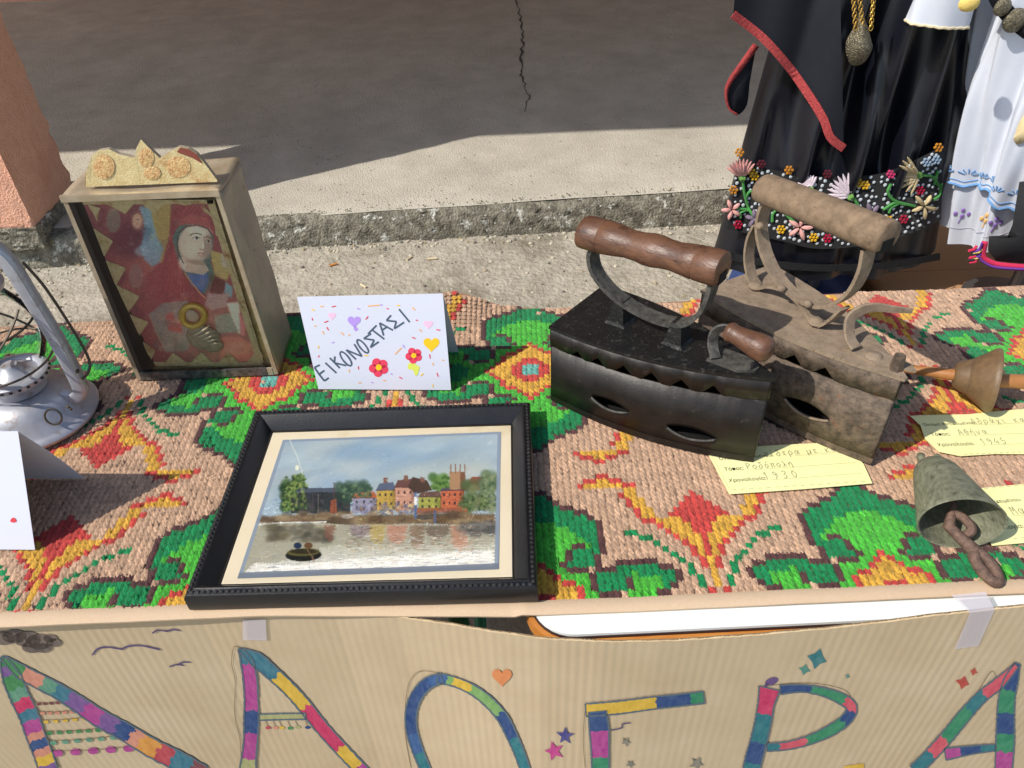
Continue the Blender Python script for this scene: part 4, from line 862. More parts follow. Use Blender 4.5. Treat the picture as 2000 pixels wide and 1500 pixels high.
GL = {  # little handwriting alphabet on a 0..1 box
 'σ': [[(1, .95), (.4, .95), (.1, .5), (.4, .05), (.75, .45), (.5, .9)]], 'ί': [[(.4, .9), (.4, .2), (.6, 0)], [(.4, 1.3), (.6, 1.5)]], 'δ': [[(.8, 1.4), (.3, 1.4), (.7, .8), (.7, .2), (.3, 0), (.1, .4), (.5, .8)]], 'ε': [[(.8, .9), (.2, .8), (.5, .5), (.2, .2), (.8, .1)]],
 'ρ': [[(.15, -.5), (.15, .6), (.5, 1), (.8, .5), (.5, .05), (.2, .3)]], 'α': [[(.9, 1), (.5, .1), (.15, .5), (.5, .95), (.9, .05)]], 'μ': [[(.1, -.4), (.1, .9)], [(.1, .2), (.5, 0), (.75, .4), (.75, .9), (.8, 0)]], 'κ': [[(.2, .95), (.2, 0)], [(.8, .95), (.25, .45), (.8, 0)]], 'ά': [[(.9, 1), (.5, .1), (.15, .5), (.5, .95), (.9, .05)], [(.5, 1.2), (.7, 1.5)]],
 'Ρ': [[(.2, 0), (.2, 1.4)], [(.2, 1.4), (.8, 1.2), (.7, .8), (.2, .7)]], 'ο': [[(.5, .95), (.1, .5), (.5, .05), (.85, .5), (.5, .95)]], 'ό': [[(.5, .95), (.1, .5), (.5, .05), (.85, .5), (.5, .95)], [(.5, 1.2), (.7, 1.5)]], 'π': [[(.05, .9), (.95, .9)], [(.3, .9), (.25, 0)], [(.7, .9), (.75, 0)]], 'λ': [[(.2, 1.4), (.8, 0)], [(.5, .7), (.15, 0)]], 'η': [[(.15, .9), (.15, .1)], [(.15, .6), (.5, .95), (.75, .6), (.75, -.4)]],
 '1': [[(.2, 1), (.5, 1.4), (.5, 0)]], '9': [[(.75, 1), (.4, 1.4), (.15, 1), (.4, .7), (.75, 1), (.7, .4), (.4, 0)]], '3': [[(.15, 1.3), (.6, 1.4), (.7, 1), (.35, .75), (.75, .45), (.5, 0), (.1, .1)]], '0': [[(.5, 1.4), (.15, .7), (.5, 0), (.85, .7), (.5, 1.4)]], '4': [[(.55, 1.4), (.1, .5), (.85, .5)], [(.6, .9), (.6, 0)]], '5': [[(.75, 1.4), (.25, 1.4), (.2, .8), (.6, .85), (.75, .4), (.45, 0), (.1, .1)]],
 'Α': [[(.1, 0), (.5, 1.4), (.9, 0)], [(.25, .5), (.75, .5)]], 'χ': [[(.1, .9), (.85, -.4)], [(.85, .9), (.1, -.4)]], 'ι': [[(.4, .9), (.4, .2), (.6, 0)]], 'θ': [[(.5, 1.4), (.2, .7), (.5, 0), (.8, .7), (.5, 1.4)], [(.2, .7), (.8, .7)]], 'ή': [[(.15, .9), (.15, .1)], [(.15, .6), (.5, .95), (.75, .6), (.75, -.4)], [(.5, 1.2), (.7, 1.5)]], 'ν': [[(.15, .9), (.45, 0), (.85, .95)]], 'Μ': [[(.1, 0), (.2, 1.4), (.5, .6), (.8, 1.4), (.9, 0)]], ' ': []}
def hand(s, x, y, sz, adv=.0):
    out = []
    for ch in s:
        for stq in GL.get(ch, []): out.append([(x + p[0] * sz * .85 + random.uniform(-.05, .05) * sz, y + p[1] * sz) for p in stq])
        x += sz * (1.05 + adv)
    return out
TXT = [('Όνομα Αντικειμένου:', .0070, .004, .0545), ('Τόπος:', .0078, .006, .0355), ('Χρονολογία:', .0078, .006, .0165)]
o1 = [(.2555, .619), (.345, .6225), (.4305, .6275), (.432, .66), (.421, .700), (.345, .699), (.244, .696), (.250, .655)]
label(o1, 'yellow paper label reading 1930 pinned under the two irons', TXT, hand('σίδερα με κάρ', .062, .0545, .0075) + hand('Ροδόπολη', .034, .0355, .0072) + hand('1930', .050, .0165, .0085, .3), (.2545, .621), .045, rules=((.036, .034, .17), (.055, .0155, .17), (.1, .053, .17)), dash_edges=(((.004, .004), (.172, .002)), ((.003, .006), (-.004, .072))))
o2 = [(.5255, .7435), (.537, .7445), (.60, .7425), (.66, .7475), (.705, .7505), (.70, .70), (.69, .668), (.64, .666), (.60, .6685), (.556, .667), (.533, .676), (.526, .70), (.531, .725)]
label(o2, 'yellow paper label reading 1945 lying in front of the spindle', TXT, hand('Αδράχι και', .068, .0545, .0075) + hand('Αθήνα', .042, .0355, .0072) + hand('1945', .062, .0165, .0075, .1), (.530, .6685), .0, rules=((.036, .034, .16), (.06, .0155, .16), (.068, .053, .16)), dash_edges=(((.0, .074), (.16, .08)), ((.03, .001), (.15, .0015))))
o3 = [(.525, .5285), (.60, .533), (.70, .540), (.70, .622), (.60, .6165), (.545, .6125), (.53, .56)]
label(o3, 'yellow paper label half covered by the bronze cowbell at the right edge', TXT, hand('Μαν', .0505, .0355, .0085), (.522, .532), .06, rules=((.05, .034, .16), (.055, .0155, .16)), dash_edges=(((.03, .003), (.17, .003)), ((.02, .077), (.17, .079))))

# ================================================================== HURRICANE LANTERN
M_zinc = mat('dull galvanised steel', (192, 194, 202), .42, metal=.42, rgb2=(160, 160, 164), nscale=40, namt=.6, bump=.2, bscale=160, bdist=.001, third=(124, 104, 84), tscale=30, tlow=.58, thigh=.74)
M_wire = mat('dark steel wire', (84, 76, 66), .5, metal=.6)
LX, LY = -.662, .812
lan = empty('hurricane_lantern', (LX, LY, ZK), 'galvanised hurricane lantern with a wire handle at the left edge', 'lantern')
T_ = Matrix.Translation((LX, LY, ZK))
MB().lathe([(.0, .002), (.078, .002), (.081, .004), (.082, .008), (.080, .0115), (.076, .013), (.072, .016), (.066, .026), (.061, .034), (.056, .042), (.048, .048), (.040, .051), (.034, .052), (0, .053)], 56, M=T_).build('fuel_tank', M_zinc, lan)
MB().lathe([(.028, .051), (.033, .054), (.034, .060), (.036, .066), (.041, .070), (.043, .073), (.043, .079), (.040, .081), (.034, .081), (.030, .078), (.016, .084), (.010, .092), (.0, .093)], 40, M=T_).build('burner', M_zinc, lan)
mb = MB()
for i in range(26):
    a = 2 * math.pi * i / 26; mb.box((-.002, -.0012, -.001), (.002, .0012, .001)); k = len(mb.v) - 8
    for j in range(8):
        x, y, z = mb.v[k + j]; r = .0435; mb.v[k + j] = (LX + (r + y) * math.cos(a) - x * math.sin(a), LY + (r + y) * math.sin(a) + x * math.cos(a), ZK + .076 + z)
mb.build('burner_vents', mat('soot black', (22, 20, 20), .8), lan, smooth=False)
gp = [(.036, .081), (.040, .087), (.050, .102), (.057, .122), (.058, .142), (.052, .165), (.042, .185), (.036, .196), (.035, .202)]
o = MB().lathe(gp, 48, M=T_).build('globe', glass_mat('lantern globe glass', (.985, .985, .98), .06, 1.12), lan); 
MB().lathe([(.035, .202), (.041, .204), (.043, .210), (.036, .218), (.030, .226), (.031, .236), (.037, .242), (.036, .250), (.026, .262), (.016, .270), (0, .272)], 36, M=T_).build('chimney_cap', M_zinc, lan)
for sg in (1, -1):
    # flat ridged air tube at each side
    pts = spline([(LX + sg * .052, LY - .002, ZK + .040), (LX + sg * .068, LY - .003, ZK + .036), (LX + sg * .0795, LY - .003, ZK + .048), (LX + sg * .081, LY - .002, ZK + .075), (LX + sg * .079, LY, ZK + .13), (LX + sg * .073, LY, ZK + .20), (LX + sg * .068, LY, ZK + .245), (LX + sg * .055, LY, ZK + .268), (LX + sg * .03, LY, ZK + .272)], 40)
    o = MB().tube(pts, .0094, 14, flat=(1.0, .85)).build('air_tube', M_zinc, lan)
    MB().tube([(p[0] + sg * .0062, p[1] - .0075, p[2]) for p in pts[14:34]], .0016, 6).build('tube_ridge', M_zinc, o)
    MB().ball((LX + sg * .088, LY - .006, ZK + .082), .0038, n=8, k=5).build('rivet', M_wire, o)
# bail handle hanging at the side, guard wires and collar ring
pts = spline([(LX + .078, LY + .01, ZK + .238), (LX + .088, LY + .012, ZK + .20), (LX + .098, LY + .010, ZK + .14), (LX + .105, LY + .004, ZK + .095), (LX + .102, LY - .004, ZK + .078), (LX + .092, LY - .008, ZK + .070)], 30)
MB().tube(pts, .0018, 8).build('bail_handle', M_wire, lan)
for zz, rr in ((.104, .060), (.160, .059)):
    MB().tube([(LX + rr * math.cos(a), LY + rr * math.sin(a), ZK + zz + .004 * math.sin(a)) for a in np.linspace(0, 2 * math.pi, 41)], .0016, 6, caps=False).build('guard_ring', M_wire, lan)
for s0 in (0, 1):
    pts = [(LX + .061 * math.cos(a), LY + .061 * math.sin(a), ZK + .075 + .11 * t) for t, a in zip(np.linspace(0, 1, 20), np.linspace(-2.4 + s0 * 3.1, -.2 + s0 * 3.1, 20))]
    MB().tube(pts, .0016, 6).build('guard_wire', M_wire, lan)
MB().tube([(LX + .062, LY - .02, ZK + .035), (LX + .072, LY - .028, ZK + .034)], .0016, 6).build('wick_stem', M_wire, lan)
tor = [(LX + .056 + .011 * math.cos(a), LY - .045 + .004 * math.sin(a), ZK + .037 + .010 * math.sin(a)) for a in np.linspace(0, 2 * math.pi, 21)]
MB().tube(tor, .0014, 6, caps=False).build('wick_wheel', M_wire, lan)
Mc = Matrix.Translation((LX - .035, LY - .052, ZK + .034)) @ Matrix.Rotation(math.radians(38), 4, 'X')
MB().lathe([(.018, -.012), (.018, .004), (.0165, .0065), (.013, .0065), (.012, .0045), (0, .0045)], 28, M=Mc).build('filler_cap', mat('bright zinc cap', (206, 206, 208), .4, metal=.5, bump=.6, bscale=150, bdist=.002), lan)

# ================================================================== CHARCOAL IRONS
M_cast = mat('black cast iron', (19, 17, 16), .45, metal=.3, rgb2=(42, 36, 31), nscale=45, namt=.5, bump=.22, bscale=300, bdist=.0008, third=(84, 77, 70), tscale=48, tlow=.60, thigh=.80)
M_castlid = mat('sooty iron lid with ash', (15, 15, 15), .5, metal=.3, rgb2=(34, 33, 32), nscale=60, namt=.5, bump=.9, bscale=380, bdist=.0012, third=(104, 100, 93), tscale=170, tlow=.56, thigh=.82)
M_ash = mat('ash dusted iron', (27, 27, 27), .65, metal=.15, rgb2=(96, 93, 86), nscale=110, namt=.5, bump=.6, bscale=300, bdist=.0012)
M_rust = mat('rusty dusty iron', (60, 50, 42), .7, metal=.15, rgb2=(116, 99, 82), nscale=95, namt=.36, bump=.7, bscale=330, bdist=.0014, third=(122, 72, 44), tscale=60, tlow=.60, thigh=.72)
M_rustlid = mat('dust caked rusty lid', (116, 100, 83), .9, rgb2=(152, 133, 111), nscale=60, namt=.45, bump=.5, bscale=300, bdist=.0012, third=(104, 76, 56), tscale=170, tlow=.58, thigh=.70)
M_wood = mat('polished brown handle wood', (66, 42, 31), .42, rgb2=(120, 83, 60), nscale=55, namt=.5, stretch=(.55, .55, 1.6), bump=.55, bscale=300, bdist=.0010, third=(44, 24, 17), tscale=70, tlow=.56, thigh=.72, detail=8)
M_oldwood = mat('grey weathered handle wood', (98, 80, 62), .85, rgb2=(144, 121, 96), nscale=70, namt=.45, bump=.6, bscale=300, bdist=.0012, third=(82, 68, 52), tscale=90, tlow=.58, thigh=.72, detail=8)
M_void = mat('sooty inside and hollow shade', (10, 9, 9), .95)  # iron interiors, and the painted shade of the hollow handle ends
def iron(heel, tip, hw, H, mats, label, notches, slots, seed):
    body_m, lid_m, strap_m, wood_m = mats
    heel = np.array(heel); tip = np.array(tip); ax = tip - heel; Lg = np.linalg.norm(ax); ax = ax / Lg; lt = np.array([-ax[1], ax[0]])     # lateral, left of travel
    Z = ZK + .0016
    root = empty('charcoal_iron', ((heel + tip)[0] / 2, (heel + tip)[1] / 2, Z), label, 'iron', 'old charcoal irons')
    def W(a, b, z): p = heel + ax * a + lt * b; return (p[0], p[1], Z + z * (.93 + .09 * max(0, min(1, a / Lg))))
    def half(t): return hw * (1 - t ** 2.3) * (1 + .03 * math.sin(math.pi * t)) + .0015
    def outline(grow=0.0, n=26):
        L1 = [(Lg * t, half(t) + grow) for t in np.linspace(0, 1, n)]
        L1[0] = (-grow, L1[0][1]); L1[-1] = (Lg + grow * 1.5, L1[-1][1] * .5)
        return L1 + [(a, -b) for a, b in L1[::-1]]
    zb = H * .745
    MB().prism(outline(.0002), W, 0, .0102).build('sole_plate', body_m, root, angle=30)
    # hollow body walls as columns with lens shaped draught holes
    def wall(sgn, name):
        N = 130; mb = MB(); rows = []
        for i in range(N + 1):
            t = i / N; a = Lg * t; b = sgn * half(t); zl = zu = zb * .4; 
            bul = 0
            for (t0, t1, zc, hh) in slots:
                if t0 < t < t1:
                    k = (t - t0) / (t1 - t0); prof_ = math.sin(math.pi * k) ** .8; tilt = 0
                    zl = zc - hh * .55 * prof_ - (k - .5) * .004; zu = zc + hh * .6 * prof_ - (k - .5) * .004; bul = prof_
            rows.append([W(a, b, .010), W(a, b + sgn * .0006 * bul, zl - .007), W(a, b + sgn * .0035 * bul, zl), W(a, b - sgn * .001 * bul, zu), W(a, b, zu + .006), W(a, b, zb + .0008 * fbm1(t * 20, seed))])
        for i in range(N):
            k = len(mb.v); mb.v += [tuple(map(float, p)) for p in rows[i] + rows[i + 1]]
            for q in (0, 1, 3, 4):
                mb.f.append((k + q, k + 6 + q, k + 7 + q, k + 1 + q) if sgn < 0 else (k + q, k + 1 + q, k + 7 + q, k + 6 + q)); mb.m.append(0)
        # weld the columns
        o = mb.build(name, body_m, root)
        bm_ = o.data; import bmesh
        b2 = bmesh.new(); b2.from_mesh(bm_); bmesh.ops.remove_doubles(b2, verts=b2.verts, dist=.00002); b2.to_mesh(bm_); b2.free(); bm_.polygons.foreach_set('use_smooth', [True] * len(bm_.polygons))
        solidify(o, .0025, -1)
        for (t0, t1, zc, hh) in slots:          # rolled lower lips of the holes
            pts = []
            for k in np.linspace(.03, .97, 16):
                t = t0 + (t1 - t0) * k; p_ = math.sin(math.pi * k) ** .8; pts.append(W(Lg * t, sgn * (half(t) + .0035 * p_ + .0006), zc - hh * .55 * p_ - (k - .5) * .004))
            MB().tube(pts, .0016, 6).build('draught_lip', strap_m, o)
        return o
    wall(-1, 'side_wall'); wall(1, 'side_wall')
    o = MB().grid(6, 4, lambda u, v: W(0, hw * (1 - 2 * u), .010 + (zb - .010) * v)).build('heel_wall', body_m, root); solidify(o, .0025, 0)
    MB().prism([(a * .985 + .002, b * .9) for a, b in outline(-.004)], W, .0105, .016).build('ash_bed', M_void, root, smooth=False)
    # lid: plate with a skirt whose lower edge is notched
    lid = MB().prism(outline(.0022), W, H - .0045, H).build('lid', lid_m, root, angle=30)
    def skirt(sgn):
        N = 150; rows = []
        for i in range(N + 1):
            t = i / N; nb = 0
            for tc, tw_, hh in notches:
                d = abs(t - tc) / tw_
                if d < 1: nb = max(nb, hh * (1 - d) + .0)
            wv = .0012 * math.sin(t * 60)
            rows.append([W(Lg * t, sgn * (half(t) + .0012), zb + .0006 + nb + (max(0, wv) if nb == 0 else 0)), W(Lg * t, sgn * (half(t) + .0012), H - .003)])
        mb = MB(); mb.add([p for r in rows for p in r], [((2 * i, 2 * i + 2, 2 * i + 3, 2 * i + 1) if sgn < 0 else (2 * i, 2 * i + 1, 2 * i + 3, 2 * i + 2)) for i in range(N)])
        o = mb.build('lid_skirt', body_m, lid); solidify(o, .002, -1)
    skirt(-1); skirt(1)
    o = MB().grid(4, 2, lambda u, v: W(-.0015, hw * (1 - 2 * u), zb + .0005 + (H - .004 - zb) * v)).build('lid_heel', body_m, lid); solidify(o, .002, 0)
    return root, W, Lg, lid
sl = [(.24, .44, .040, .0105), (.62, .84, .031, .0125)]
i1, W1, L1, lid1 = iron((.0925, .8495), (.2975, .6705), .059, .134, (M_cast, M_castlid, M_ash, M_wood), 'black charcoal iron with a polished brown wooden handle, beside the tent card', [(.16, .035, .010), (.27, .04, .012), (.40, .045, .013), (.53, .045, .014), (.66, .045, .013), (.79, .04, .013)], sl, 1)
# strap that carries the handle
def strap(W, pts, w, th, m, root, name='handle_strap'):
    Q = spline(pts, 40); mb = MB(); vs_ = []
    for i, (a, z) in enumerate(Q):
        a0, z0 = Q[max(i - 1, 0)]; a1, z1 = Q[min(i + 1, 39)]; l = math.hypot(a1 - a0, z1 - z0) or 1; na, nz = -(z1 - z0) / l, (a1 - a0) / l
        ww = w * (1 - .12 * math.sin(math.pi * i / 39))
        for s_, q in ((-ww, -th), (ww, -th), (ww, th), (-ww, th)): vs_.append(W(a + na * q, s_, z + nz * q))
    fs = []
    for i in range(39):
        for j in range(4): a = i * 4 + j; b = i * 4 + (j + 1) % 4; fs.append((a, b, b + 4, a + 4))
    fs += [(3, 2, 1, 0), (156, 157, 158, 159)]
    return mb.add(vs_, fs).build(name, m, root, angle=35)
strap(W1, [(.024, .238), (.019, .222), (.026, .198), (.050, .176), (.085, .162), (.125, .158), (.155, .166), (.172, .185), (.180, .208), (.183, .232)], .011, .0028, M_ash, i1)
def pedestal(W, a, root, m, h0, h1, name='handle_post'):
    mb = MB(); vs_ = []
    for z, r, s_ in ((h0, .015, .015), (h0 + .004, .012, .013), (h1, .007, .009)): vs_ += [W(a - r, -s_, z), W(a + r, -s_, z), W(a + r, s_, z), W(a - r, s_, z)]
    mb.add(vs_, [(k * 4 + j, k * 4 + (j + 1) % 4, k * 4 + 4 + (j + 1) % 4, k * 4 + 4 + j) for k in range(2) for j in range(4)] + [(8, 9, 10, 11)]); mb.build(name, m, root, smooth=False)
pedestal(W1, .066, i1, M_castlid, .134, .169); pedestal(W1, .148, i1, M_castlid, .134, .165)
def grip(W, a0, a1, z0, z1, prof, m, root, n=26):
    mb = MB(); vs_ = []; k = len(prof)
    for t, r in prof:
        a = a0 + (a1 - a0) * t; z = z0 + (z1 - z0) * t
        for j in range(n):
            th = 2 * math.pi * j / n; y_ = r * math.cos(th); zz = r * math.sin(th)
            if zz < -r * .72: zz = -r * .72                     # flat underside where the strap is let in
            vs_.append(W(a, y_, z + zz))
    fs = [(i * n + j, i * n + (j + 1) % n, (i + 1) * n + (j + 1) % n, (i + 1) * n + j) for i in range(k - 1) for j in range(n)] + [tuple(range(n - 1, -1, -1)), tuple((k - 1) * n + j for j in range(n))]
    return mb.add(vs_, fs).build('handle', m, root, angle=55)
hp = [(0, .018), (.008, .0215), (.04, .0225), (.155, .0225), (.165, .0215), (.172, .0225), (.26, .021), (.36, .0182), (.43, .0185), (.5, .0205), (.56, .0205), (.62, .0185), (.68, .0178), (.76, .0195), (.83, .021), (.838, .0202), (.846, .021), (.95, .0215), (.99, .0205), (1, .017)]
grip(W1, .004, .192, .252, .250, hp, M_wood, i1)
MB().prism([(.187, -.0085), (.1928, -.0085), (.1928, .0085), (.187, .0085)], W1, .2345, .2475).build('handle_groove_shade', M_void, i1, smooth=False)  # near-black block painting the shade of the hollow handle end
# latch at the nose
lp = [tuple(atz(x, y, z)) for x, y, z in ((1398, 700, .862), (1392, 672, .872), (1396, 650, .886), (1410, 640, .895), (1428, 641, .897))]
MB().tube(spline(lp, 18), .006, 8, flat=(.35, 1.1)).build('latch_strap', M_ash, i1)
c0 = W1(.222, -.002, .134); MB().ball(c0, .009, n=12, k=6, sc=(1.2, 1.1, .45)).build('latch_rivet', M_ash, i1)
MB().prism([(.196, -.016), (.235, -.016), (.252, -.005), (.252, .006), (.235, .016), (.196, .016)], W1, .1342, .1372).build('latch_plate', M_ash, i1, smooth=False)
MB().tube([W1(.243, -.004, .134), W1(.243, -.004, .149)], .005, 8).build('latch_stud', M_ash, i1)
ka, kb = Vector(atz(1420, 645, .897)), Vector(atz(1508, 690, .893)); kd = kb - ka
mb = MB(); mb.tube([ka + kd * t for t in (0, .06, .12, .16, .3, .5, .7, .85, .95, 1)], [.009, .0118, .0118, .0108, .0115, .0135, .0155, .0155, .012, .005], 18); mb.build('latch_knob', M_wood, i1)

sl2 = [(.58, .80, .045, .015)]
i2, W2, L2, lid2 = iron((.316, .898), (.4405, .6585), .060, .137, (M_rust, M_rustlid, M_rustlid, M_oldwood), 'rusty dusty charcoal iron with a grey tube handle, right of the black one', [(.35, .05, .012), (.46, .04, .010), (.58, .05, .014), (.72, .05, .014)], sl2, 5)
strap(W2, [(.030, .276), (.022, .255), (.024, .225), (.040, .195), (.066, .172), (.100, .160), (.135, .163), (.160, .180), (.176, .205), (.182, .235), (.180, .262)], .010, .0022, M_rustlid, i2)
# lower cradle strap riveted to the lid
strap(W2, [(.016, .230), (.010, .205), (.012, .176), (.024, .150), (.040, .142), (.062, .155), (.090, .160), (.118, .152), (.136, .141), (.150, .142), (.163, .160), (.172, .178)], .0085, .0018, M_rustlid, i2, 'cradle_strap')
for a, z in ((.031, .237), (.086, .167), (.130, .166)): MB().ball(W2(a, -.0115, z), .0055, n=10, k=6, sc=(1, 1, .9)).build('rivet', M_rustlid, i2)
for a in (.036, .142): MB().ball(W2(a, -.003, .142), .009, n=10, k=6, sc=(1.1, 1.1, .6)).build('rivet', M_rustlid, i2)
grip(W2, .012, .200, .283, .282, [(0, .014), (.01, .019), (.04, .0205), (.3, .0208), (.7, .0208), (.96, .0205), (.99, .0195), (1, .016)], M_oldwood, i2)
MB().prism([(.194, -.009), (.2008, -.009), (.2008, .009), (.194, .009)], W2, .266, .281).build('handle_groove_shade', M_void, i2, smooth=False)  # same dark block, its colour standing for shade in the hollow end
lp = [tuple(atz(x, y, z)) for x, y, z in ((1672, 680, .868), (1660, 660, .875), (1660, 625, .893), (1680, 606, .905), (1710, 600, .908), (1745, 604, .906), (1782, 607, .904))]
MB().tube(spline(lp, 26), [.0075] * 14 + [.007 - .0035 * i / 12 for i in range(12)], 8, flat=(.35, 1.0)).build('latch_hook', M_rustlid, i2)
MB().ball(W2(.228, .0, .138), .0095, n=12, k=6, sc=(1.2, 1.2, .6)).build('latch_rivet', M_rustlid, i2)
MB().tube([W2(.255, .004, .137), W2(.255, .004, .156)], [.0075, .0065], 7).build('latch_stud', M_rust, i2)
MB().prism([(.20, -.014), (.24, -.012), (.252, .0), (.272, .016), (.262, .022), (.23, .018), (.20, .016)], W2, .1372, .1402).build('latch_plate', M_rustlid, i2, smooth=False)

# ================================================================== SPINDLE
M_spin = mat('turned boxwood', (128, 102, 70), .5, rgb2=(98, 76, 54), nscale=30, namt=.7, stretch=(1, 6, 6), third=(96, 76, 56), tscale=9, tlow=.5, thigh=.7, bump=.2, bscale=120)
M_shaft = mat('wooden spindle shaft', (178, 122, 70), .5, rgb2=(150, 98, 54), nscale=12, stretch=(1, 8, 8))
sp = empty('spindle', (.62, .77, ZK), 'wooden spindle with a bell shaped whorl, right of the rusty iron', 'spindle')
wa = Vector(atz(1863, 732, .7605)); wb = Vector(atz(1932, 742, .7645)); wd = (wb - wa).normalized()
MB().tube([Vector(atz(1752, 718, .738)), Vector(atz(1800, 724, .746)), wa + wd * .004], [.0060, .0066, .0082], 14).build('shaft_point', M_shaft, sp)
side = Vector((0, 0, 1)).cross(wd).normalized(); upv = wd.cross(side); Lw = (wb - wa).length + .003
Mw = Matrix.Translation(wa) @ Matrix((side, upv, wd)).transposed().to_4x4()
MB().lathe([(0, 0), (.014, 0), (.0165, .002), (.019, .006), (.0235, .0155), (.0232, .0165), (.0245, .0175), (.0242, .0185), (.0255, .0195), (.034, Lw * .72), (.041, Lw * .93), (.0428, Lw), (.0425, Lw + .004), (.039, Lw + .005), (.03, Lw - .004), (.011, Lw - .012), (0, Lw - .012)], 44, M=Mw).build('whorl', M_spin, sp)
we = wa + wd * (Lw - .012)
MB().tube([we, we + wd * .014, Vector(atz(1975, 744, .762)), Vector(atz(2030, 748, .764)), Vector(atz(2110, 754, .768))], [.0085, .0092, .0096, .0098, .009], 14).build('shaft', M_shaft, sp)

# ================================================================== COWBELL
M_bronze = mat('weathered bronze with patina', (96, 98, 78), .6, metal=.2, rgb2=(142, 142, 118), nscale=110, namt=.4, bump=.5, bscale=330, bdist=.001, third=(70, 68, 54), tscale=60, tlow=.56, thigh=.72, stretch=(1, 1, 3))
M_rustrod = mat('rusty forged clapper', (78, 60, 51), .7, metal=.25, rgb2=(134, 106, 90), nscale=160, namt=.5, bump=.8, bscale=400, bdist=.0015)
cb_ = empty('cowbell', (.49, .57, ZK), 'greenish bronze cowbell lying with its mouth and rusty clapper forward', 'bell')
ca0 = Vector((.4985, .6365, ZK + .024)); ca1 = Vector((.4835, .535, ZK + .0335)); cd = (ca1 - ca0).normalized(); sd_ = Vector((0, 0, 1)).cross(cd).normalized(); ud_ = cd.cross(sd_)
Mb = Matrix.Translation(ca0) @ Matrix((sd_, ud_, cd)).transposed().to_4x4(); Lb = (ca1 - ca0).length
bp = [(0, 0), (.010, .001), (.019, .006), (.025, .016), (.0295, .032), (.034, .052), (.039, .074), (.0435, .092), (.046, Lb), (.0455, Lb + .001), (.0435, Lb), (.041, .092), (.032, .055), (.024, .025), (.012, .010), (0, .008)]
MB().lathe(bp, 48, M=Mb, sx=1.0, sy=.80).build('bell_body', M_bronze, cb_)
MB().tube([tuple(Mb @ Vector((.010 * math.cos(a), 0, -.006 + .011 * math.sin(a)))) for a in np.linspace(-.6, math.pi + .6, 14)], .0048, 8).build('hanging_loop', M_bronze, cb_)
def bm_(x, y, z): return tuple(Mb @ Vector((x, y, z)))
cl0 = Vector(atz(1853, 1028, .742)); cl1 = Vector(atz(1905, 1078, .734)); cl2 = Vector(atz(1945, 1135, .7275))
MB().tube([Vector(bm_(0, 0, .03)), Vector(bm_(0, .004, .075)), cl0, (cl0 + cl1) / 2, cl1], [.003, .0035, .0068, .0066, .0078], 10).build('clapper_rod', M_rustrod, cb_)
hk = Vector(atz(1862, 1026, .744)); MB().tube(spline([tuple(hk + Vector((.004, .012, .006))), tuple(hk + Vector((.012, .004, .006))), tuple(hk + Vector((.016, -.008, .002))), tuple((cl0 + cl1) / 2 + Vector((.006, .004, .001)))], 12), .0050, 8).build('clapper_hook', M_rustrod, cb_)
lpd = cl2 - cl1; ln = lpd.length; ld_ = lpd.normalized(); lw = Vector((0, 0, 1)).cross(ld_).normalized()
ring_ = [cl1 + ld_ * (ln * .52) + ld_ * (ln * .52 * -math.cos(a)) + lw * (.0072 * math.sin(a)) for a in np.linspace(0, 2 * math.pi, 25)]
MB().tube([tuple(p) for p in ring_], .0062, 10, caps=False).build('clapper_loop', M_rustrod, cb_)

# ================================================================== CARDBOARD BANNER
M_card = mat('brown corrugated cardboard', (180, 159, 127), .9, rgb2=(196, 177, 147), nscale=9, namt=.6, bump=.15, bscale=500, bdist=.0004, spec=.15, detail=8)
M_cardedge = mat('torn cardboard edge', (206, 184, 146), .9, rgb2=(176, 150, 112), nscale=60)
ban = empty('cardboard_banner', (-.05, .45, 0), 'brown corrugated cardboard banner with big coloured Greek letters, standing before the desks', 'banner')
BXs = [-.95, -.7, -.35, -.2, -.13, -.078, -.03, .02, .08, .14, .23, .33, .44, .55, .95]
BYs = [.492, .491, .4905, .4835, .474, .4625, .451, .4405, .4345, .4325, .433, .4345, .436, .4375, .442]
def banY(x): return float(np.interp(x, BXs, BYs))
# top edge measured along the photo
TE = [(690, 1196), (760, 1204), (870, 1219), (960, 1234), (1060, 1248), (1180, 1254), (1300, 1253), (1400, 1247), (1480, 1241), (1600, 1230), (1700, 1219), (1800, 1206), (1890, 1196), (2000, 1185)]
def on_ban(px, py, lift=0.0):
    Y = .46
    for _ in range(6):
        p = aty(px, py, Y); Y = banY(p[0]) - lift
    return aty(px, py, Y)
tx_, tz_ = [-.95, -.25], [.7105, .7105]
for q in TE: p = on_ban(*q); tx_.append(p[0]); tz_.append(p[2])
tx_.append(.95); tz_.append(tz_[-1])
def banT(x): return float(np.interp(x, tx_, tz_)) + .0009 * fbm1(x * 90)
def ridge(x): return .00010 * math.sin(x * 2 * math.pi / .0098 + 1.5 * math.sin(x * 9)) * (1 + .6 * math.sin(x * 31) * math.sin(x * 17)) + .0002 * fbm1(x * 9, 5)
XL, XR = -.92, .92; NU, NV = 1250, 10; vs_ = []
for j in range(NV + 1):
    for i in range(NU + 1):
        x = XL + (XR - XL) * i / NU; zt = banT(x); z = .012 + (zt - .012) * (j / NV) ** .6
        vs_.append((x, banY(x) + ridge(x) + .0003 * math.sin(z * 14 + x * 6), z))
mb = MB().add(vs_, [(j * (NU + 1) + i, j * (NU + 1) + i + 1, (j + 1) * (NU + 1) + i + 1, (j + 1) * (NU + 1) + i) for j in range(NV) for i in range(NU)])
mb.build('front_liner', M_card, ban)
TH = .0042
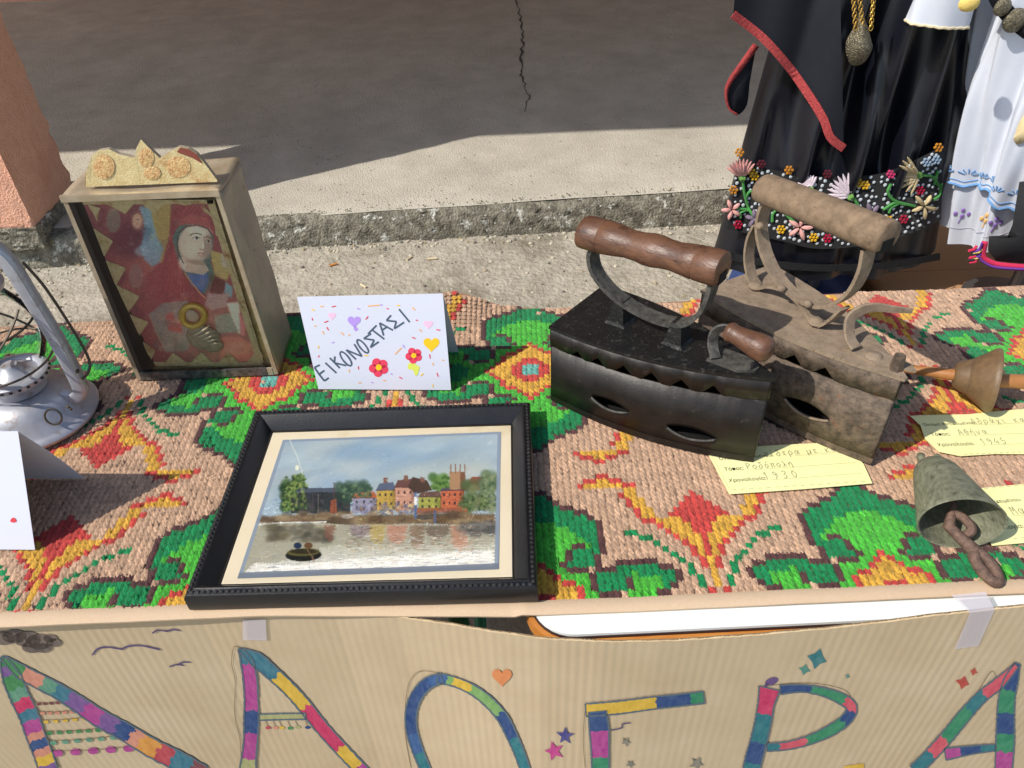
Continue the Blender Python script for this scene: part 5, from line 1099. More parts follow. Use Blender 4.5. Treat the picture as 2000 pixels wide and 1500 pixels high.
mb = MB().grid(300, 4, lambda u, v: (lambda x: (x, banY(x) + TH, .012 + (banT(x) - .002 - .012) * v))(XL + (XR - XL) * u)); mb.build('back_liner', M_card, ban)
# flutes showing along the torn top edge
vs_ = []; NF = 1700
for i in range(NF + 1):
    x = XL + (XR - XL) * i / NF; y = banY(x) + TH * .5 + TH * .38 * math.sin(x * 2 * math.pi / .0088); zt = banT(x) - .0015 + .0012 * fbm1(x * 140, 2)
    vs_ += [(x, y, zt), (x, y, zt - .02)]
mb = MB().add(vs_, [(2 * i, 2 * i + 2, 2 * i + 3, 2 * i + 1) for i in range(NF)]); fl = mb.build('fluting', M_cardedge, ban)
# frayed rim strip
vs_ = []; NF = 900
for i in range(NF + 1):
    x = XL + (XR - XL) * i / NF; w = .0010 + .0008 * abs(fbm1(x * 70, 4)); zt = banT(x)
    vs_ += [(x, banY(x) + ridge(x) - .0002, zt + .0003 * fbm1(x * 300)), (x, banY(x) + ridge(x) + w, zt + .0006 + .0005 * fbm1(x * 210, 1))]
MB().add(vs_, [(2 * i, 2 * i + 2, 2 * i + 3, 2 * i + 1) for i in range(NF)]).build('frayed_rim', M_cardedge, ban)
def z6(x, y): return (x / 2.857, 1180 + y / 2.857)
def z7(x, y): return (680 + x / 2.857, 1180 + y / 2.857)
def z8(x, y): return (1300 + x / 2.857, 1180 + y / 2.857)
def bmap(x, y, l): return tuple(on_ban(x, y, .0009 + l))
def ink(name, rgb): return mat('ink ' + name, tuple(int(c * .86) for c in rgb), .8, rgb2=tuple(int(c * .78 + k * .22) for c, k in zip(rgb, (186, 160, 124))), nscale=170, namt=.42, stretch=(1, 1, .3), spec=.2)
IK = dict(green=(58, 134, 82), purple=(118, 84, 150), salmon=(212, 140, 120), sea=(92, 152, 128), teal=(52, 116, 140), pink=(204, 52, 100), magenta=(176, 66, 146), navy=(36, 70, 128), yellow=(222, 182, 66), red=(186, 66, 82), orange=(220, 150, 70), maroon=(120, 64, 76), olive=(172, 174, 120), blue=(48, 90, 150), teal2=(36, 116, 130), green2=(44, 138, 100), lime=(120, 170, 100), coral=(214, 84, 104), violet=(100, 76, 132))
IKM = {k: ink(k, v) for k, v in IK.items()}
M_out = mat('grey marker outline', (84, 98, 108), .8)
def letter(zf, strokes, name='painted_letter', lab=None):
    """strokes: (centre points, widths, [(end fraction, ink)...])"""
    names = sorted({c for s_ in strokes for _, c in s_[2]}); mats_ = [IKM[n_] for n_ in names]; mb = MB(); ob = MB()
    for si, (pts, w, segs) in enumerate(strokes):
        P = [zf(*p) for p in pts]; ws = [q / 2.857 for q in (w if hasattr(w, '__len__') else [w] * len(P))]
        n = 130; Q = spline(P, n) if len(P) > 2 else spline(P, n); WW = np.interp(np.linspace(0, 1, n), np.linspace(0, 1, len(ws)), ws)
        Ls, Rs = [], []
        for i in range(n):
            a = np.array(Q[min(i + 1, n - 1)]) - np.array(Q[max(i - 1, 0)]); l = np.hypot(*a) or 1; nx_, ny_ = -a[1] / l, a[0] / l; h = WW[i] / 2 * (1 + .05 * math.sin(i * .9 + si))
            Ls.append((Q[i][0] + nx_ * h, Q[i][1] + ny_ * h)); Rs.append((Q[i][0] - nx_ * h, Q[i][1] - ny_ * h))
        for i in range(n - 1):
            for q in range(9):      # ragged joins between the marker colours
                t = (i + .5) / n + .006 * math.sin(q * 1.1 + si * 5 + i * .05) + .0025 * math.sin(q * 7.7 + si); c = next((c for e, c in segs if t <= e + .001), segs[-1][1])
                f0, f1 = q / 9, (q + 1) / 9; mixp = lambda A_, B_, f: (A_[0] + (B_[0] - A_[0]) * f, A_[1] + (B_[1] - A_[1]) * f)
                mb.add([bmap(*mixp(Ls[i], Rs[i], f0), .00002 * si), bmap(*mixp(Ls[i + 1], Rs[i + 1], f0), .00002 * si), bmap(*mixp(Ls[i + 1], Rs[i + 1], f1), .00002 * si), bmap(*mixp(Ls[i], Rs[i], f1), .00002 * si)], [(0, 1, 2, 3)], names.index(c))
        for E_ in (Ls, Rs): ribbon(ob, [E_[i] for i in range(0, n, 3)] + [E_[-1]], 3.2, bmap, 0, n=50, lift=.0003, jit=.25)
        for e_ in (0, n - 1): ribbon(ob, [Ls[e_], Rs[e_]], 2.6, bmap, 0, n=6, lift=.0003)
    o = mb.build(name, mats_, ban, smooth=False); ob.build('letter_outline', M_out, o, smooth=False)
    if lab: o['label'] = lab
    return o
letter(z6, [([(12, 292), (35, 345), (68, 420), (110, 520), (158, 620), (200, 740), (240, 840), (270, 930)], [20, 70, 108, 108, 108, 105, 105, 105], [(.14, 'green'), (.24, 'purple'), (.36, 'green'), (.44, 'sea'), (.53, 'pink'), (.60, 'teal'), (.68, 'magenta'), (.73, 'salmon'), (.80, 'navy'), (.86, 'salmon'), (.94, 'yellow'), (1, 'purple')]),
            ([(20, 300), (110, 372), (215, 430), (330, 490), (440, 560), (560, 640), (700, 715), (850, 805), (1000, 880), (1130, 960)], [30, 78, 84, 84, 92, 100, 100, 105, 110, 115], [(.13, 'green'), (.24, 'salmon'), (.31, 'sea'), (.38, 'teal'), (.47, 'purple'), (.55, 'magenta'), (.62, 'purple'), (.68, 'navy'), (.72, 'salmon'), (.79, 'orange'), (.85, 'red'), (.93, 'teal'), (1, 'maroon')])], lab='leftmost painted letter, two striped legs without a bar')
letter(z6, [([(1335, 248), (1375, 320), (1395, 420), (1402, 540), (1402, 640), (1398, 760), (1388, 860), (1380, 940)], [16, 70, 78, 76, 84, 76, 80, 96], [(.16, 'teal'), (.34, 'magenta'), (.5, 'magenta'), (.66, 'navy'), (.86, 'magenta'), (1, 'olive')]),
            ([(1340, 255), (1430, 310), (1530, 395), (1620, 480), (1700, 570), (1800, 695), (1900, 805), (1990, 900), (2060, 970)], [24, 84, 76, 74, 76, 74, 74, 72, 72], [(.26, 'teal'), (.50, 'yellow'), (.74, 'pink'), (.88, 'yellow'), (1, 'magenta')]),
            ([(1440, 632), (1560, 628), (1706, 626)], 34, [(1, 'olive')])])
letter(z7, [([(520, 412), (440, 445), (380, 515), (352, 600), (352, 690), (375, 780), (405, 860), (440, 940)], [58, 66, 66, 64, 62, 62, 60, 58], [(.12, 'blue'), (.62, 'navy'), (.8, 'blue'), (1, 'teal2')]),
            ([(500, 412), (600, 436), (700, 482), (790, 552), (865, 640), (915, 740), (955, 830), (990, 930)], [56, 52, 56, 60, 62, 60, 58, 56], [(.07, 'blue'), (.12, 'lime'), (.26, 'yellow'), (.52, 'lime'), (.72, 'navy'), (1, 'teal2')])])
letter(z7, [([(1325, 592), (1500, 578), (1700, 552), (1860, 535), (1985, 520)], [70, 72, 68, 66, 66], [(.52, 'yellow'), (.84, 'navy'), (1, 'green2')]), ([(1390, 600), (1400, 700), (1405, 800), (1408, 940)], [100, 110, 100, 95], [(.36, 'navy'), (.80, 'magenta'), (1, 'green2')])])
letter(z8, [([(580, 470), (560, 560), (545, 650), (520, 760), (495, 850), (475, 940)], [118, 90, 90, 92, 95, 95], [(.32, 'pink'), (.62, 'teal2'), (.88, 'navy'), (1, 'teal2')]),
            ([(640, 478), (760, 470), (880, 490), (980, 528), (1038, 575), (1010, 640), (920, 705), (800, 758), (680, 790), (565, 800)], [50, 40, 48, 62, 60, 62, 62, 50, 44, 42], [(.16, 'navy'), (.36, 'green2'), (.48, 'coral'), (.58, 'navy'), (.78, 'green2'), (.92, 'coral'), (1, 'teal2')])])
letter(z8, [([(1965, 330), (1930, 420), (1905, 520), (1897, 640), (1895, 760), (1885, 940)], [30, 80, 92, 98, 104, 96], [(.32, 'navy'), (.54, 'green2'), (.74, 'navy'), (.87, 'green2'), (1, 'magenta')]),
            ([(1958, 342), (1860, 440), (1760, 520), (1660, 630), (1570, 740), (1480, 840), (1390, 930)], [30, 66, 66, 74, 74, 72, 72], [(.30, 'coral'), (.44, 'teal2'), (.68, 'green2'), (.82, 'coral'), (1, 'teal2')]), ([(1560, 838), (1700, 815), (1840, 800)], [66, 48, 36], [(.3, 'magenta'), (.7, 'navy'), (1, 'teal2')])])
def draw(polys, m, name, lift=0.0):
    mb = MB()
    for p in polys: polyfan(mb, p, bmap, 0, lift)
    return mb.build(name, m, ban, smooth=False)
def zp(zf, pts): return [zf(*p) for p in pts]
def star(zf, cx_, cy_, r, n=5, k=.42, rot=0):
    return zp(zf, [(cx_ + (r if i % 2 == 0 else r * k) * math.cos(rot + math.pi * i / n) * random.uniform(.85, 1.15), cy_ + (r if i % 2 == 0 else r * k) * math.sin(rot + math.pi * i / n)) for i in range(2 * n)])
draw([star(z7, 1210, 735, 52, rot=-1.5)], ink('star blue', (70, 72, 140)), 'drawn_star'); draw([star(z7, 1150, 820, 58, rot=-.6)], ink('star pink', (196, 62, 140)), 'drawn_star')
gs = ink('pencil grey star', (128, 126, 116))
for a, b, r in ((1550, 768, 30), (1575, 893, 26), (1945, 890, 44)): draw([star(z7, a, b, r, rot=.2)], gs, 'drawn_star')
draw([zp(z7, heart(858, 405, 3.5))], ink('orange heart', (222, 136, 84)), 'drawn_heart')
for a, b, r, k in ((845, 305, 60, (52, 120, 128)), (775, 365, 32, (72, 138, 128)), (1015, 402, 16, (96, 142, 134)), (1720, 377, 24, (184, 76, 66)), (1660, 438, 40, (184, 70, 64))): draw([star(z8, a, b, r, 4, .55, -1.3)], ink('diamond %d' % a, k), 'drawn_sparkle')
draw([zp(z8, circle(592, 430, 38, 20, 14, -.35)), zp(z8, [(560, 440), (575, 448), (560, 462), (548, 458)])], IKM['violet'], 'drawn_leaf')
draw([zp(z8, [(995, 905), (1060, 895), (1105, 890), (1110, 950), (1000, 950)])], IKM['yellow'], 'drawn_patch')
cl = ink('grey cloud', (104, 94, 90))
draw([zp(z6, circle(x, y, r, r * .55, 14)) for x, y, r in ((150, 195, 80), (80, 180, 70), (220, 210, 80), (20, 190, 70), (280, 190, 40), (300, 215, 44), (180, 240, 60), (240, 245, 50))], cl, 'drawn_cloud')
mb = MB(); bk_ = ink('violet pen', (84, 74, 118))
for pts in ([(515, 285), (545, 250), (600, 240), (680, 252)], [(675, 253), (720, 234), (790, 232), (892, 254)]): ribbon(mb, zp(z6, pts), 3.4, bmap, n=14)
mb.build('drawn_bird', bk_, ban, smooth=False)
mb = MB(); [ribbon(mb, zp(z6, p), 3, bmap, n=10) for p in ([(850, 163), (880, 146), (935, 152)], [(930, 152), (965, 142), (1003, 148)])]; mb.build('drawn_bird', bk_, ban, smooth=False)
mb = MB(); [ribbon(mb, zp(z6, p), 2.6, bmap, n=10) for p in ([(945, 350), (980, 338), (1025, 342)], [(990, 338), (1020, 324), (1062, 325)])]; mb.build('drawn_bird', bk_, ban, smooth=False)
mb = MB(); ribbon(mb, zp(z7, [(1465, 705), (1525, 690), (1530, 670), (1575, 662)]), 2.4, bmap, n=14); mb.build('drawn_squiggle', bk_, ban, smooth=False)
# garlands between the first letter's legs
thr = MB()
for (y, x0, x1, y1, cnt, c, r) in ((552, 195, 335, 546, 4, 'maroon', 11), (604, 215, 415, 596, 5, 'salmon', 13), (652, 235, 485, 634, 5, 'yellow', 13), (714, 255, 560, 698, 6, 'green', 15), (768, 275, 645, 740, 6, 'sea', 17), (826, 300, 730, 800, 5, 'magenta', 26)):
    ribbon(thr, zp(z6, [(x0, y - 6), ((x0 + x1) / 2, (y + y1) / 2 + 1), (x1, y1 - 6)]), 1.2, bmap, n=10)
    draw([zp(z6, circle(x0 + 22 + (x1 - x0 - 36) * i / (cnt - 1), y + (y1 - y) * i / (cnt - 1) + 6, r * 1.15, r * .75, 12)) for i in range(cnt)], IKM[c], 'drawn_garland')
for i, (x, y, c) in enumerate(((1496, 690, 'red'), (1538, 690, 'salmon'), (1572, 690, 'yellow'), (1620, 692, 'green'), (1662, 686, 'olive'), (1717, 688, 'navy'))):
    ribbon(thr, zp(z6, [(x - 14, 652), (x, y - 6)]), 1.2, bmap, n=4); draw([zp(z6, circle(x, y, 16, 9, 10))], IKM[c], 'drawn_bead', .0001)
thr.build('pencil_threads', mat('pencil line', (120, 100, 74), .9), ban, smooth=False)['kind'] = 'stuff'
mb = MB()
for zf, pts in ((z6, [(1340, 245), (1305, 240), (1292, 330), (1312, 430), (1310, 620), (1340, 760), (1345, 900)]), (z7, [(520, 385), (400, 375), (340, 440), (320, 560), (318, 720), (350, 914)]), (z7, [(880, 640), (950, 740), (1015, 900)]), (z8, [(540, 460), (700, 442), (860, 445), (1000, 480), (1045, 540)]), (z8, [(1740, 490), (1822, 375), (1862, 465)]), (z7, [(1320, 600), (1312, 760), (1322, 914)])):
    ribbon(mb, zp(zf, pts), 1.1, bmap, n=40)
mb.build('pencil_sketch', mat('pencil line', (120, 100, 74), .9), ban, smooth=False)
# tape
M_tape = bpy.data.materials.new('milky sticky tape'); M_tape.use_nodes = True; _n = M_tape.node_tree; _b = _n.nodes['Principled BSDF']; _b.inputs['Base Color'].default_value = lin((205, 198, 204)) + (1,); _b.inputs['Roughness'].default_value = .3; _b.inputs['Alpha'].default_value = .62
def tape(q, over=None):
    mb = MB(); mb.grid(5, 8, lambda u, v: tuple(on_ban((q[0][0] * (1 - u) + q[1][0] * u) * (1 - v) + (q[3][0] * (1 - u) + q[2][0] * u) * v, (q[0][1] * (1 - u) + q[1][1] * u) * (1 - v) + (q[3][1] * (1 - u) + q[2][1] * u) * v, .0016)))
    if over: mb.add([tuple(p) for p in over], [(0, 1, 2, 3)])
    return mb.build('tape', M_tape, ban)
tape([(474, 1211), (519, 1210), (521, 1251), (474, 1250)])
t0 = [on_ban(1894, 1197, .0012), on_ban(1943, 1191, .0012)]
tape([(1894, 1197), (1943, 1191), (1911, 1262), (1864, 1268)], [t0[0], t0[1], np.array(t0[1]) + np.array([.002, .022, -.001]), np.array(t0[0]) + np.array([-.008, .022, -.001])])

# ================================================================== COSTUMES BEHIND THE TABLE
M_satin = mat('black satin', (9, 11, 20), .36, rgb2=(13, 15, 26), nscale=5, spec=.62)
M_matte = mat('matte black cloth', (20, 22, 30), .75, rgb2=(26, 28, 36), nscale=60, spec=.3)
M_redtrim = mat('red braid', (186, 76, 72), .85, rgb2=(138, 38, 42), nscale=330, namt=.3, bump=1, bscale=420, bdist=.002)
M_stand = mat('grey stand metal', (110, 110, 112), .4, metal=.7)
bc = empty('black_costume', (.80, 1.68, 0), 'black satin skirt costume with an embroidered flower band near the hem', 'costume')
SXC, SYC = .800, 1.70
def sk_half(z): return float(np.interp(z, [.36, .45, .7, 1.0, 1.15, 1.25], [.285, .270, .245, .212, .185, .15]))
def sk_y(x, z, front=True):
    hw = sk_half(z); k = max(-1, min(1, (x - SXC - .05 * (1.0 - z) * 0) / hw)); d = math.sqrt(max(0, 1 - k * k))
    amp = .030 * (1 if z > .69 else .30 + .70 * max(0, (z - .60) / .09))
    pl = amp * math.sin((x - SXC) / hw * 14 + 1.3 * math.sin(z * 4)) * d + .30 * amp * math.sin((x - SXC) / hw * 31 + 5 * z) * d + .08 * amp * math.sin((x - SXC) * 160 + 21 * z)
    return SYC - .13 * (sk_half(z) / .25) * d + pl if front else SYC + .12 * d
def sk_y0(x, z):
    hw = sk_half(z) * 1.02; k = max(-.9, min(.9, (x - SXC) / hw)); return SYC - .13 * (sk_half(z) / .25) * math.sqrt(max(0, 1 - k * k)) - (.018 if z < .69 else .034)
def hem_z(x): return .418 + .02 * ((x - SXC) / .27) ** 2 * (-1 if x < SXC else .6) + .005 * math.sin(x * 26)
def skirt_ring(th, v):
    z0 = .405; z = z0 + (1.26 - z0) * v; hw = sk_half(z); x = SXC + hw * math.cos(th); front = math.sin(th) < 0
    y = sk_y(x, z, True) if front else SYC + .12 * math.sin(th)
    zz = z + (hem_z(x) - z0) * max(0, 1 - v * 4)
    return (x, y, zz)
mb = MB(); NU, NV = 320, 46
mb.grid(NU, NV, lambda u, v: skirt_ring(2 * math.pi * u, v)); sk = mb.build('skirt', M_satin, bc, angle=80)
MB().tube([(SXC, SYC, .004), (SXC, SYC, 1.30)], .014, 12).build('stand_pole', M_stand, bc)
MB().lathe([(0, .0), (.13, .0), (.13, .006), (.03, .016), (0, .016)], 28, M=Matrix.Translation((SXC, SYC, 0.009))).build('stand_base', M_stand, bc)
MB().lathe([(.15, 1.24), (.15, 1.30), (.17, 1.42), (.165, 1.5), (.09, 1.58), (.05, 1.6), (0, 1.6)], 28, M=Matrix.Translation((SXC, SYC, 0)), sy=.7).build('bodice', M_matte, bc)
def on_sk(px, py, lift):
    Y = SYC - .12
    for _ in range(14):
        p = aty(px, py, Y); Y = .5 * Y + .5 * (sk_y0(p[0], p[2]) + .008 - lift)
    return aty(px, py, Y)
# embroidered velvet band
band_t = [(1443, 310), (1470, 322), (1530, 335), (1600, 345), (1700, 342), (1760, 325), (1843, 285)]; band_b = [(1420, 448), (1470, 458), (1540, 474), (1600, 486), (1700, 478), (1780, 455), (1838, 430)]
bt = spline(band_t, 60); bb = spline(band_b, 60)
mb = MB(); mb.grid(59, 10, lambda u, v: tuple(on_sk(bb[int(round(u * 59))][0] * (1 - v) + bt[int(round(u * 59))][0] * v, bb[int(round(u * 59))][1] * (1 - v) + bt[int(round(u * 59))][1] * v, .004)))
mb.build('velvet_band', mat('black velvet', (10, 10, 12), .95, sheen=.3), bc)
mb = MB(); hemline = [(1412, 508), (1470, 520), (1560, 532), (1640, 534), (1740, 528), (1836, 512)]; h1_ = spline(hemline, 40); mb.grid(39, 2, lambda u, v: tuple(on_sk(h1_[int(round(u * 39))][0], h1_[int(round(u * 39))][1] - 4 - 14 * v, .005))); mb.build('hem_fringe', mat('black hem braid', (20, 20, 22), .95, bump=1, bscale=300, bdist=.003), bc)
def zs(x, y): return (1400 + x / 2.5867, y / 2.5867)
def smap(x, y, l): return tuple(on_sk(*zs(x, y), .0055 + l))
M_stem = mat('green cord', (74, 146, 70), .8, bump=.6, bscale=400); EMB = {'cream': mat('cream raffia petal', (222, 204, 160), .75, rgb2=(196, 170, 122), nscale=240), 'pinkp': mat('pink raffia petal', (226, 178, 168), .75, rgb2=(214, 140, 132), nscale=240), 'white': mat('white raffia petal', (222, 216, 218), .75, rgb2=(206, 176, 186), nscale=240), 'mauve': mat('mauve raffia petal', (120, 104, 122), .6), 'gsep': mat('green sepal', (104, 150, 70), .6)}
def cord(pts, w=.0032):
    Q = spline(pts, 24); MB().tube([smap(p[0], p[1], .003) for p in Q], w, 7).build('embroidered_stem', M_stem, bc)
for pts in ([(130, 900), (140, 980), (160, 1050), (185, 1090)], [(145, 1000), (165, 970), (200, 962)], [(95, 1052), (150, 1058), (160, 1065)], [(120, 1100), (120, 1075), (150, 1062)], [(280, 1120), (285, 1080), (320, 1062), (400, 1130)], [(690, 1000), (715, 1040), (725, 1080)], [(1040, 885), (1090, 895), (1130, 950)], [(880, 930), (865, 970), (900, 1015), (1000, 1042)], [(840, 1060), (900, 1025), (950, 1035)], [(870, 1075), (880, 1050), (915, 1030)], [(1095, 1010), (1125, 985), (1135, 930)], [(1100, 930), (1112, 880), (1120, 860)]): cord(pts)
def petal(mb, cx_, cy_, L_, w, ang, lift=.004):
    a = np.array(smap(cx_ + math.cos(ang) * L_ * .1, cy_ + math.sin(ang) * L_ * .1, lift)); b = np.array(smap(cx_ + math.cos(ang) * L_, cy_ + math.sin(ang) * L_, lift)); m_ = (a + b) / 2 - np.array([0, .0012, 0]); r = w / 2.5867 * .00064
    mb.tube([tuple(a), tuple(a * .75 + b * .25), tuple(m_), tuple(a * .2 + b * .8), tuple(b)], [r * .3, r * .85, r, r * .8, r * .25], 7)
def daisy(cx_, cy_, L_, c, n=5, rot=.3):
    mb = MB(); [petal(mb, cx_, cy_, L_, 22, rot + 2 * math.pi * i / n) for i in range(n)]; mb.build('embroidered_flower', EMB[c], bc)
def carn(cx_, cy_, L_, c, rot, spread=1.3, n=9):
    mb = MB()
    for ring_q, k in ((1.0, n), (.7, n - 2), (.45, n - 4)):
        for i in range(k): petal(mb, cx_, cy_, L_ * ring_q, 16, rot + spread * (i / (k - 1) - .5) * 1.6, .003 + .002 * (1 - ring_q))
    fl_ = mb.build('embroidered_flower', EMB[c], bc); m2 = MB()
    for i in range(4): petal(m2, cx_ - math.cos(rot) * 26, cy_ - math.sin(rot) * 26, 34, 16, rot + (i - 1.5) * .3, .006)
    m2.build('sepal', EMB['gsep'], fl_)
daisy(1048, 1042, 66, 'cream', 5, .25); daisy(420, 1150, 66, 'pinkp', 5, .0); daisy(780, 1080, 56, 'mauve', 6, .2); daisy(75, 1060, 52, 'pinkp', 5, .6); daisy(190, 1105, 48, 'mauve', 5, .9)
carn(1018, 885, 105, 'cream', 3.05, 1.4); carn(672, 992, 118, 'white', -2.35 + math.pi * 0 , 1.2); carn(128, 895, 92, 'pinkp', -1.7, 1.1); carn(470, 950, 66, 'white', -2.0, 1.2)
# sequins and bead clusters
def in_band(px, py):
    t = (px - 1425) / (1840 - 1425)
    if not 0.01 < t < .99: return False
    yt = np.interp(px, [q[0] for q in band_t], [q[1] for q in band_t]); yb = np.interp(px, [q[0] for q in band_b], [q[1] for q in band_b]); return yt + 3 < py < yb - 4
seqp = []; tries = 0
while len(seqp) < 340 and tries < 20000:
    tries += 1; x, y = random.uniform(1425, 1842), random.uniform(285, 490)
    if in_band(x, y) and all((x - a) ** 2 + (y - b) ** 2 > 70 for a, b in seqp): seqp.append((x, y))
mb = MB(); 
for x, y in seqp:
    p = on_sk(x, y, .0055); mb.ball(p, random.uniform(.0030, .0046), n=7, k=4, sc=(1, .3, 1))
sq = mb.build('sequins', mat('pale glass sequins', (222, 228, 230), .25, metal=.1), bc, smooth=False); sq['kind'] = 'stuff'
def cluster(cx_, cy_, rgb, nm):
    mb = MB()
    for i in range(7):
        a = 2 * math.pi * i / 6; q = (0, 0) if i == 6 else (17 * math.cos(a), 17 * math.sin(a)); mb.ball(smap(cx_ + q[0], cy_ + q[1], .003), .0036, n=7, k=4, sc=(1, .6, 1))
    mb.build('bead_cluster', mat(nm, rgb, .4), bc)
for x, y, c in ((1028, 962, 0), (945, 1108, 0), (108, 1135, 0), (560, 880, 2), (870, 1112, 1), (325, 1160, 1), (490, 1200, 1), (715, 925, 1), (750, 935, 1), (170, 860, 1), (190, 890, 1), (365, 860, 3), (1120, 745, 3), (85, 960, 3), (115, 770, 3), (560, 1205, 0), (1060, 820, 4), (1110, 808, 4), (880, 880, 5), (225, 830, 2), (690, 905, 3)):
    cluster(x, y, [(176, 26, 60), (226, 176, 40), (92, 30, 40), (196, 130, 40), (150, 170, 190), (206, 60, 110)][c], 'beads %d' % c)
# over-apron, pointed, bordered with red braid
AP = [(1432, 28), (1490, 74), (1540, 130), (1580, 186), (1608, 232), (1622, 268), (1648, 290)]
def ap_l(px, py): return tuple(on_sk(px, py, .036 + .006 * math.sin(px * .05 + py * .01)))
aq = spline(AP, 40); mb = MB(); mb.grid(39, 14, lambda u, v: ap_l(*(lambda e, tpx: (e[0] * (1 - v) + tpx[0] * v, e[1] * (1 - v) + tpx[1] * v))(aq[int(round(u * 39))], (1440 + 200 * u, -60)))); mb.build('over_apron', M_matte, bc)
mb = MB(); ribbon(mb, AP, 17, lambda x, y, l: tuple(on_sk(x, y, .040 + .006 * math.sin(x * .05 + y * .01))), n=50); solidify(mb.build('red_border', M_redtrim, bc, smooth=False), .0018, 0)
tl = [(1477, 88), (1450, 125), (1425, 160), (1418, 185), (1424, 212), (1440, 224), (1458, 205), (1464, 160)]
mb = MB(); polyfan(mb, spline(tl, 30), lambda x, y, l: tuple(aty(x, y, 1.655)) if 1 else None); solidify(mb.build('apron_tail', M_matte, bc), .004, 0)
mb = MB(); ribbon(mb, tl[:6], [13, 12, 9, 6, 4, 4], lambda x, y, l: tuple(aty(x, y, 1.648)), n=30); solidify(mb.build('red_border', M_redtrim, bc), .003, 0)
tr_ = [(1843, 60), (1856, 120), (1860, 212), (1854, 224), (1845, 215), (1842, 130)]
mb = MB(); polyfan(mb, tr_, lambda x, y, l: tuple(aty(x, y, 1.66))); solidify(mb.build('ribbon_end', M_matte, bc), .004, 0)
# filigree buckle on chains
M_fil = mat('dark silver filigree', (70, 66, 56), .35, metal=.8, rgb2=(150, 140, 116), nscale=220, namt=.4, bump=1, bscale=420, bdist=.003); M_chain = mat('gilt chain', (206, 166, 78), .35, metal=.7)
bkp = [(1668, 52), (1680, 22), (1694, 50), (1702, 80), (1704, 95), (1690, 120), (1675, 128), (1660, 124), (1652, 100), (1654, 78)]
mb = MB(); bq = spline(bkp + [bkp[0]], 40); 
def bmk(x, y, l): p = on_sk(x, y, .034); return (p[0], p[1] - l, p[2])
cc_ = (1678, 85); vs_ = [bmk(*cc_, .022)] + [bmk(x * .5 + cc_[0] * .5, y * .5 + cc_[1] * .5, .016) for x, y in bq] + [bmk(x, y, 0) for x, y in bq]; n = len(bq)
mb.add(vs_, [(0, 1 + i, 1 + (i + 1) % n) for i in range(n)] + [(1 + i, 1 + n + i, 1 + n + (i + 1) % n, 1 + (i + 1) % n) for i in range(n)]); bk2 = mb.build('belt_buckle', M_fil, bc)
for x0, x1 in ((1664, 1668), (1676, 1682), (1703, 1698)):
    for i in range(10):
        t = i / 9; x = x0 + (x1 - x0) * t; y = -6 + 58 * t; p = bmk(x, y, .008); r = .0036
        MB().tube([(p[0] + r * math.cos(a) * (1 if i % 2 else .35), p[1] + r * math.cos(a) * (0 if i % 2 else .8), p[2] + 1.5 * r * math.sin(a)) for a in np.linspace(0, 2 * math.pi, 11)], .0010, 5, caps=False).build('chain_link', M_chain, bk2)

# white costume at the right edge
M_white = mat('white cotton', (204, 208, 218), .9, rgb2=(212, 216, 225), nscale=20, bump=.2, bscale=500, bdist=.0006)
wc = empty('white_costume', (1.28, 1.58, 0), 'white cotton costume with blue scalloped and violet embroidered hems, at the right edge', 'costume')
WXC, WYC = 1.262, 1.60
def w_half(z): return float(np.interp(z, [.45, .60, .83, 1.07, 1.2], [.205, .240, .280, .300, .26]))
def w_y(x, z, o=0.0):
    hw = w_half(z) + o; k = max(-.95, min(.95, (x - WXC) / hw)); return WYC - (.135 + o) * (hw / .22) * math.sqrt(1 - k * k) - .012
def wpt(th, z, o, up=0.0, out=0.0):
    hw = w_half(z) + o; t = max(0, min(1, (z - .5) / .7)); c, s_ = math.cos(th), math.sin(th)
    f = 1 + (.085 - .045 * t) * math.sin(13 * th + 1.6 * math.sin(3 * z + o * 9) + o * 60) + .028 * math.sin(29 * th + 7 * z) + .008 * math.sin(61 * th - 11 * z)
    return (WXC + (hw * f + out) * c, WYC + ((.135 + o) * (hw / .22) * f + out) * s_, z + up)
def hem1(th): return .010 * math.sin(5 * th) + .006 * math.sin(11 * th + 1)
def hem2(th): return .014 * math.sin(4 * th + 1) + .007 * abs(math.sin(22 * th)) + .006 * math.sin(9 * th)
def skin(z0, z1, o, hemf): return lambda u, v: wpt(2 * math.pi * u, z0 + (z1 - z0) * v, o, hemf(2 * math.pi * u) * (1 - v) ** 3)
MB().grid(420, 24, skin(.505, 1.20, 0, hem1)).build('underskirt', M_white, wc, angle=80)
ov = MB().grid(420, 24, skin(.640, 1.22, .014, hem2)).build('overskirt', M_white, wc, angle=80)
def on_w(px, py, o, lift):
    Y = WYC - .12
    for _ in range(12): p = aty(px, py, Y); Y = .5 * Y + .5 * (w_y(p[0], p[2], o) - lift)
    return aty(px, py, Y)
M_blueth = mat('blue embroidery thread', (110, 156, 204), .8, bump=.8, bscale=500); M_violth = mat('violet embroidery thread', (136, 104, 172), .8, bump=.8, bscale=500); M_orth = mat('orange embroidery thread', (224, 178, 110), .8)
TH = np.linspace(math.pi, 2 * math.pi, 260)
MB().tube([wpt(t, .640, .014, hem2(t), .0015) for t in TH], .0030, 6).build('blue_scallop_edge', M_blueth, ov)
MB().tube([wpt(t, .652, .014, hem2(t) * .9, .0012) for t in TH], .0010, 5).build('blue_running_stitch', M_blueth, ov)
mb = MB()
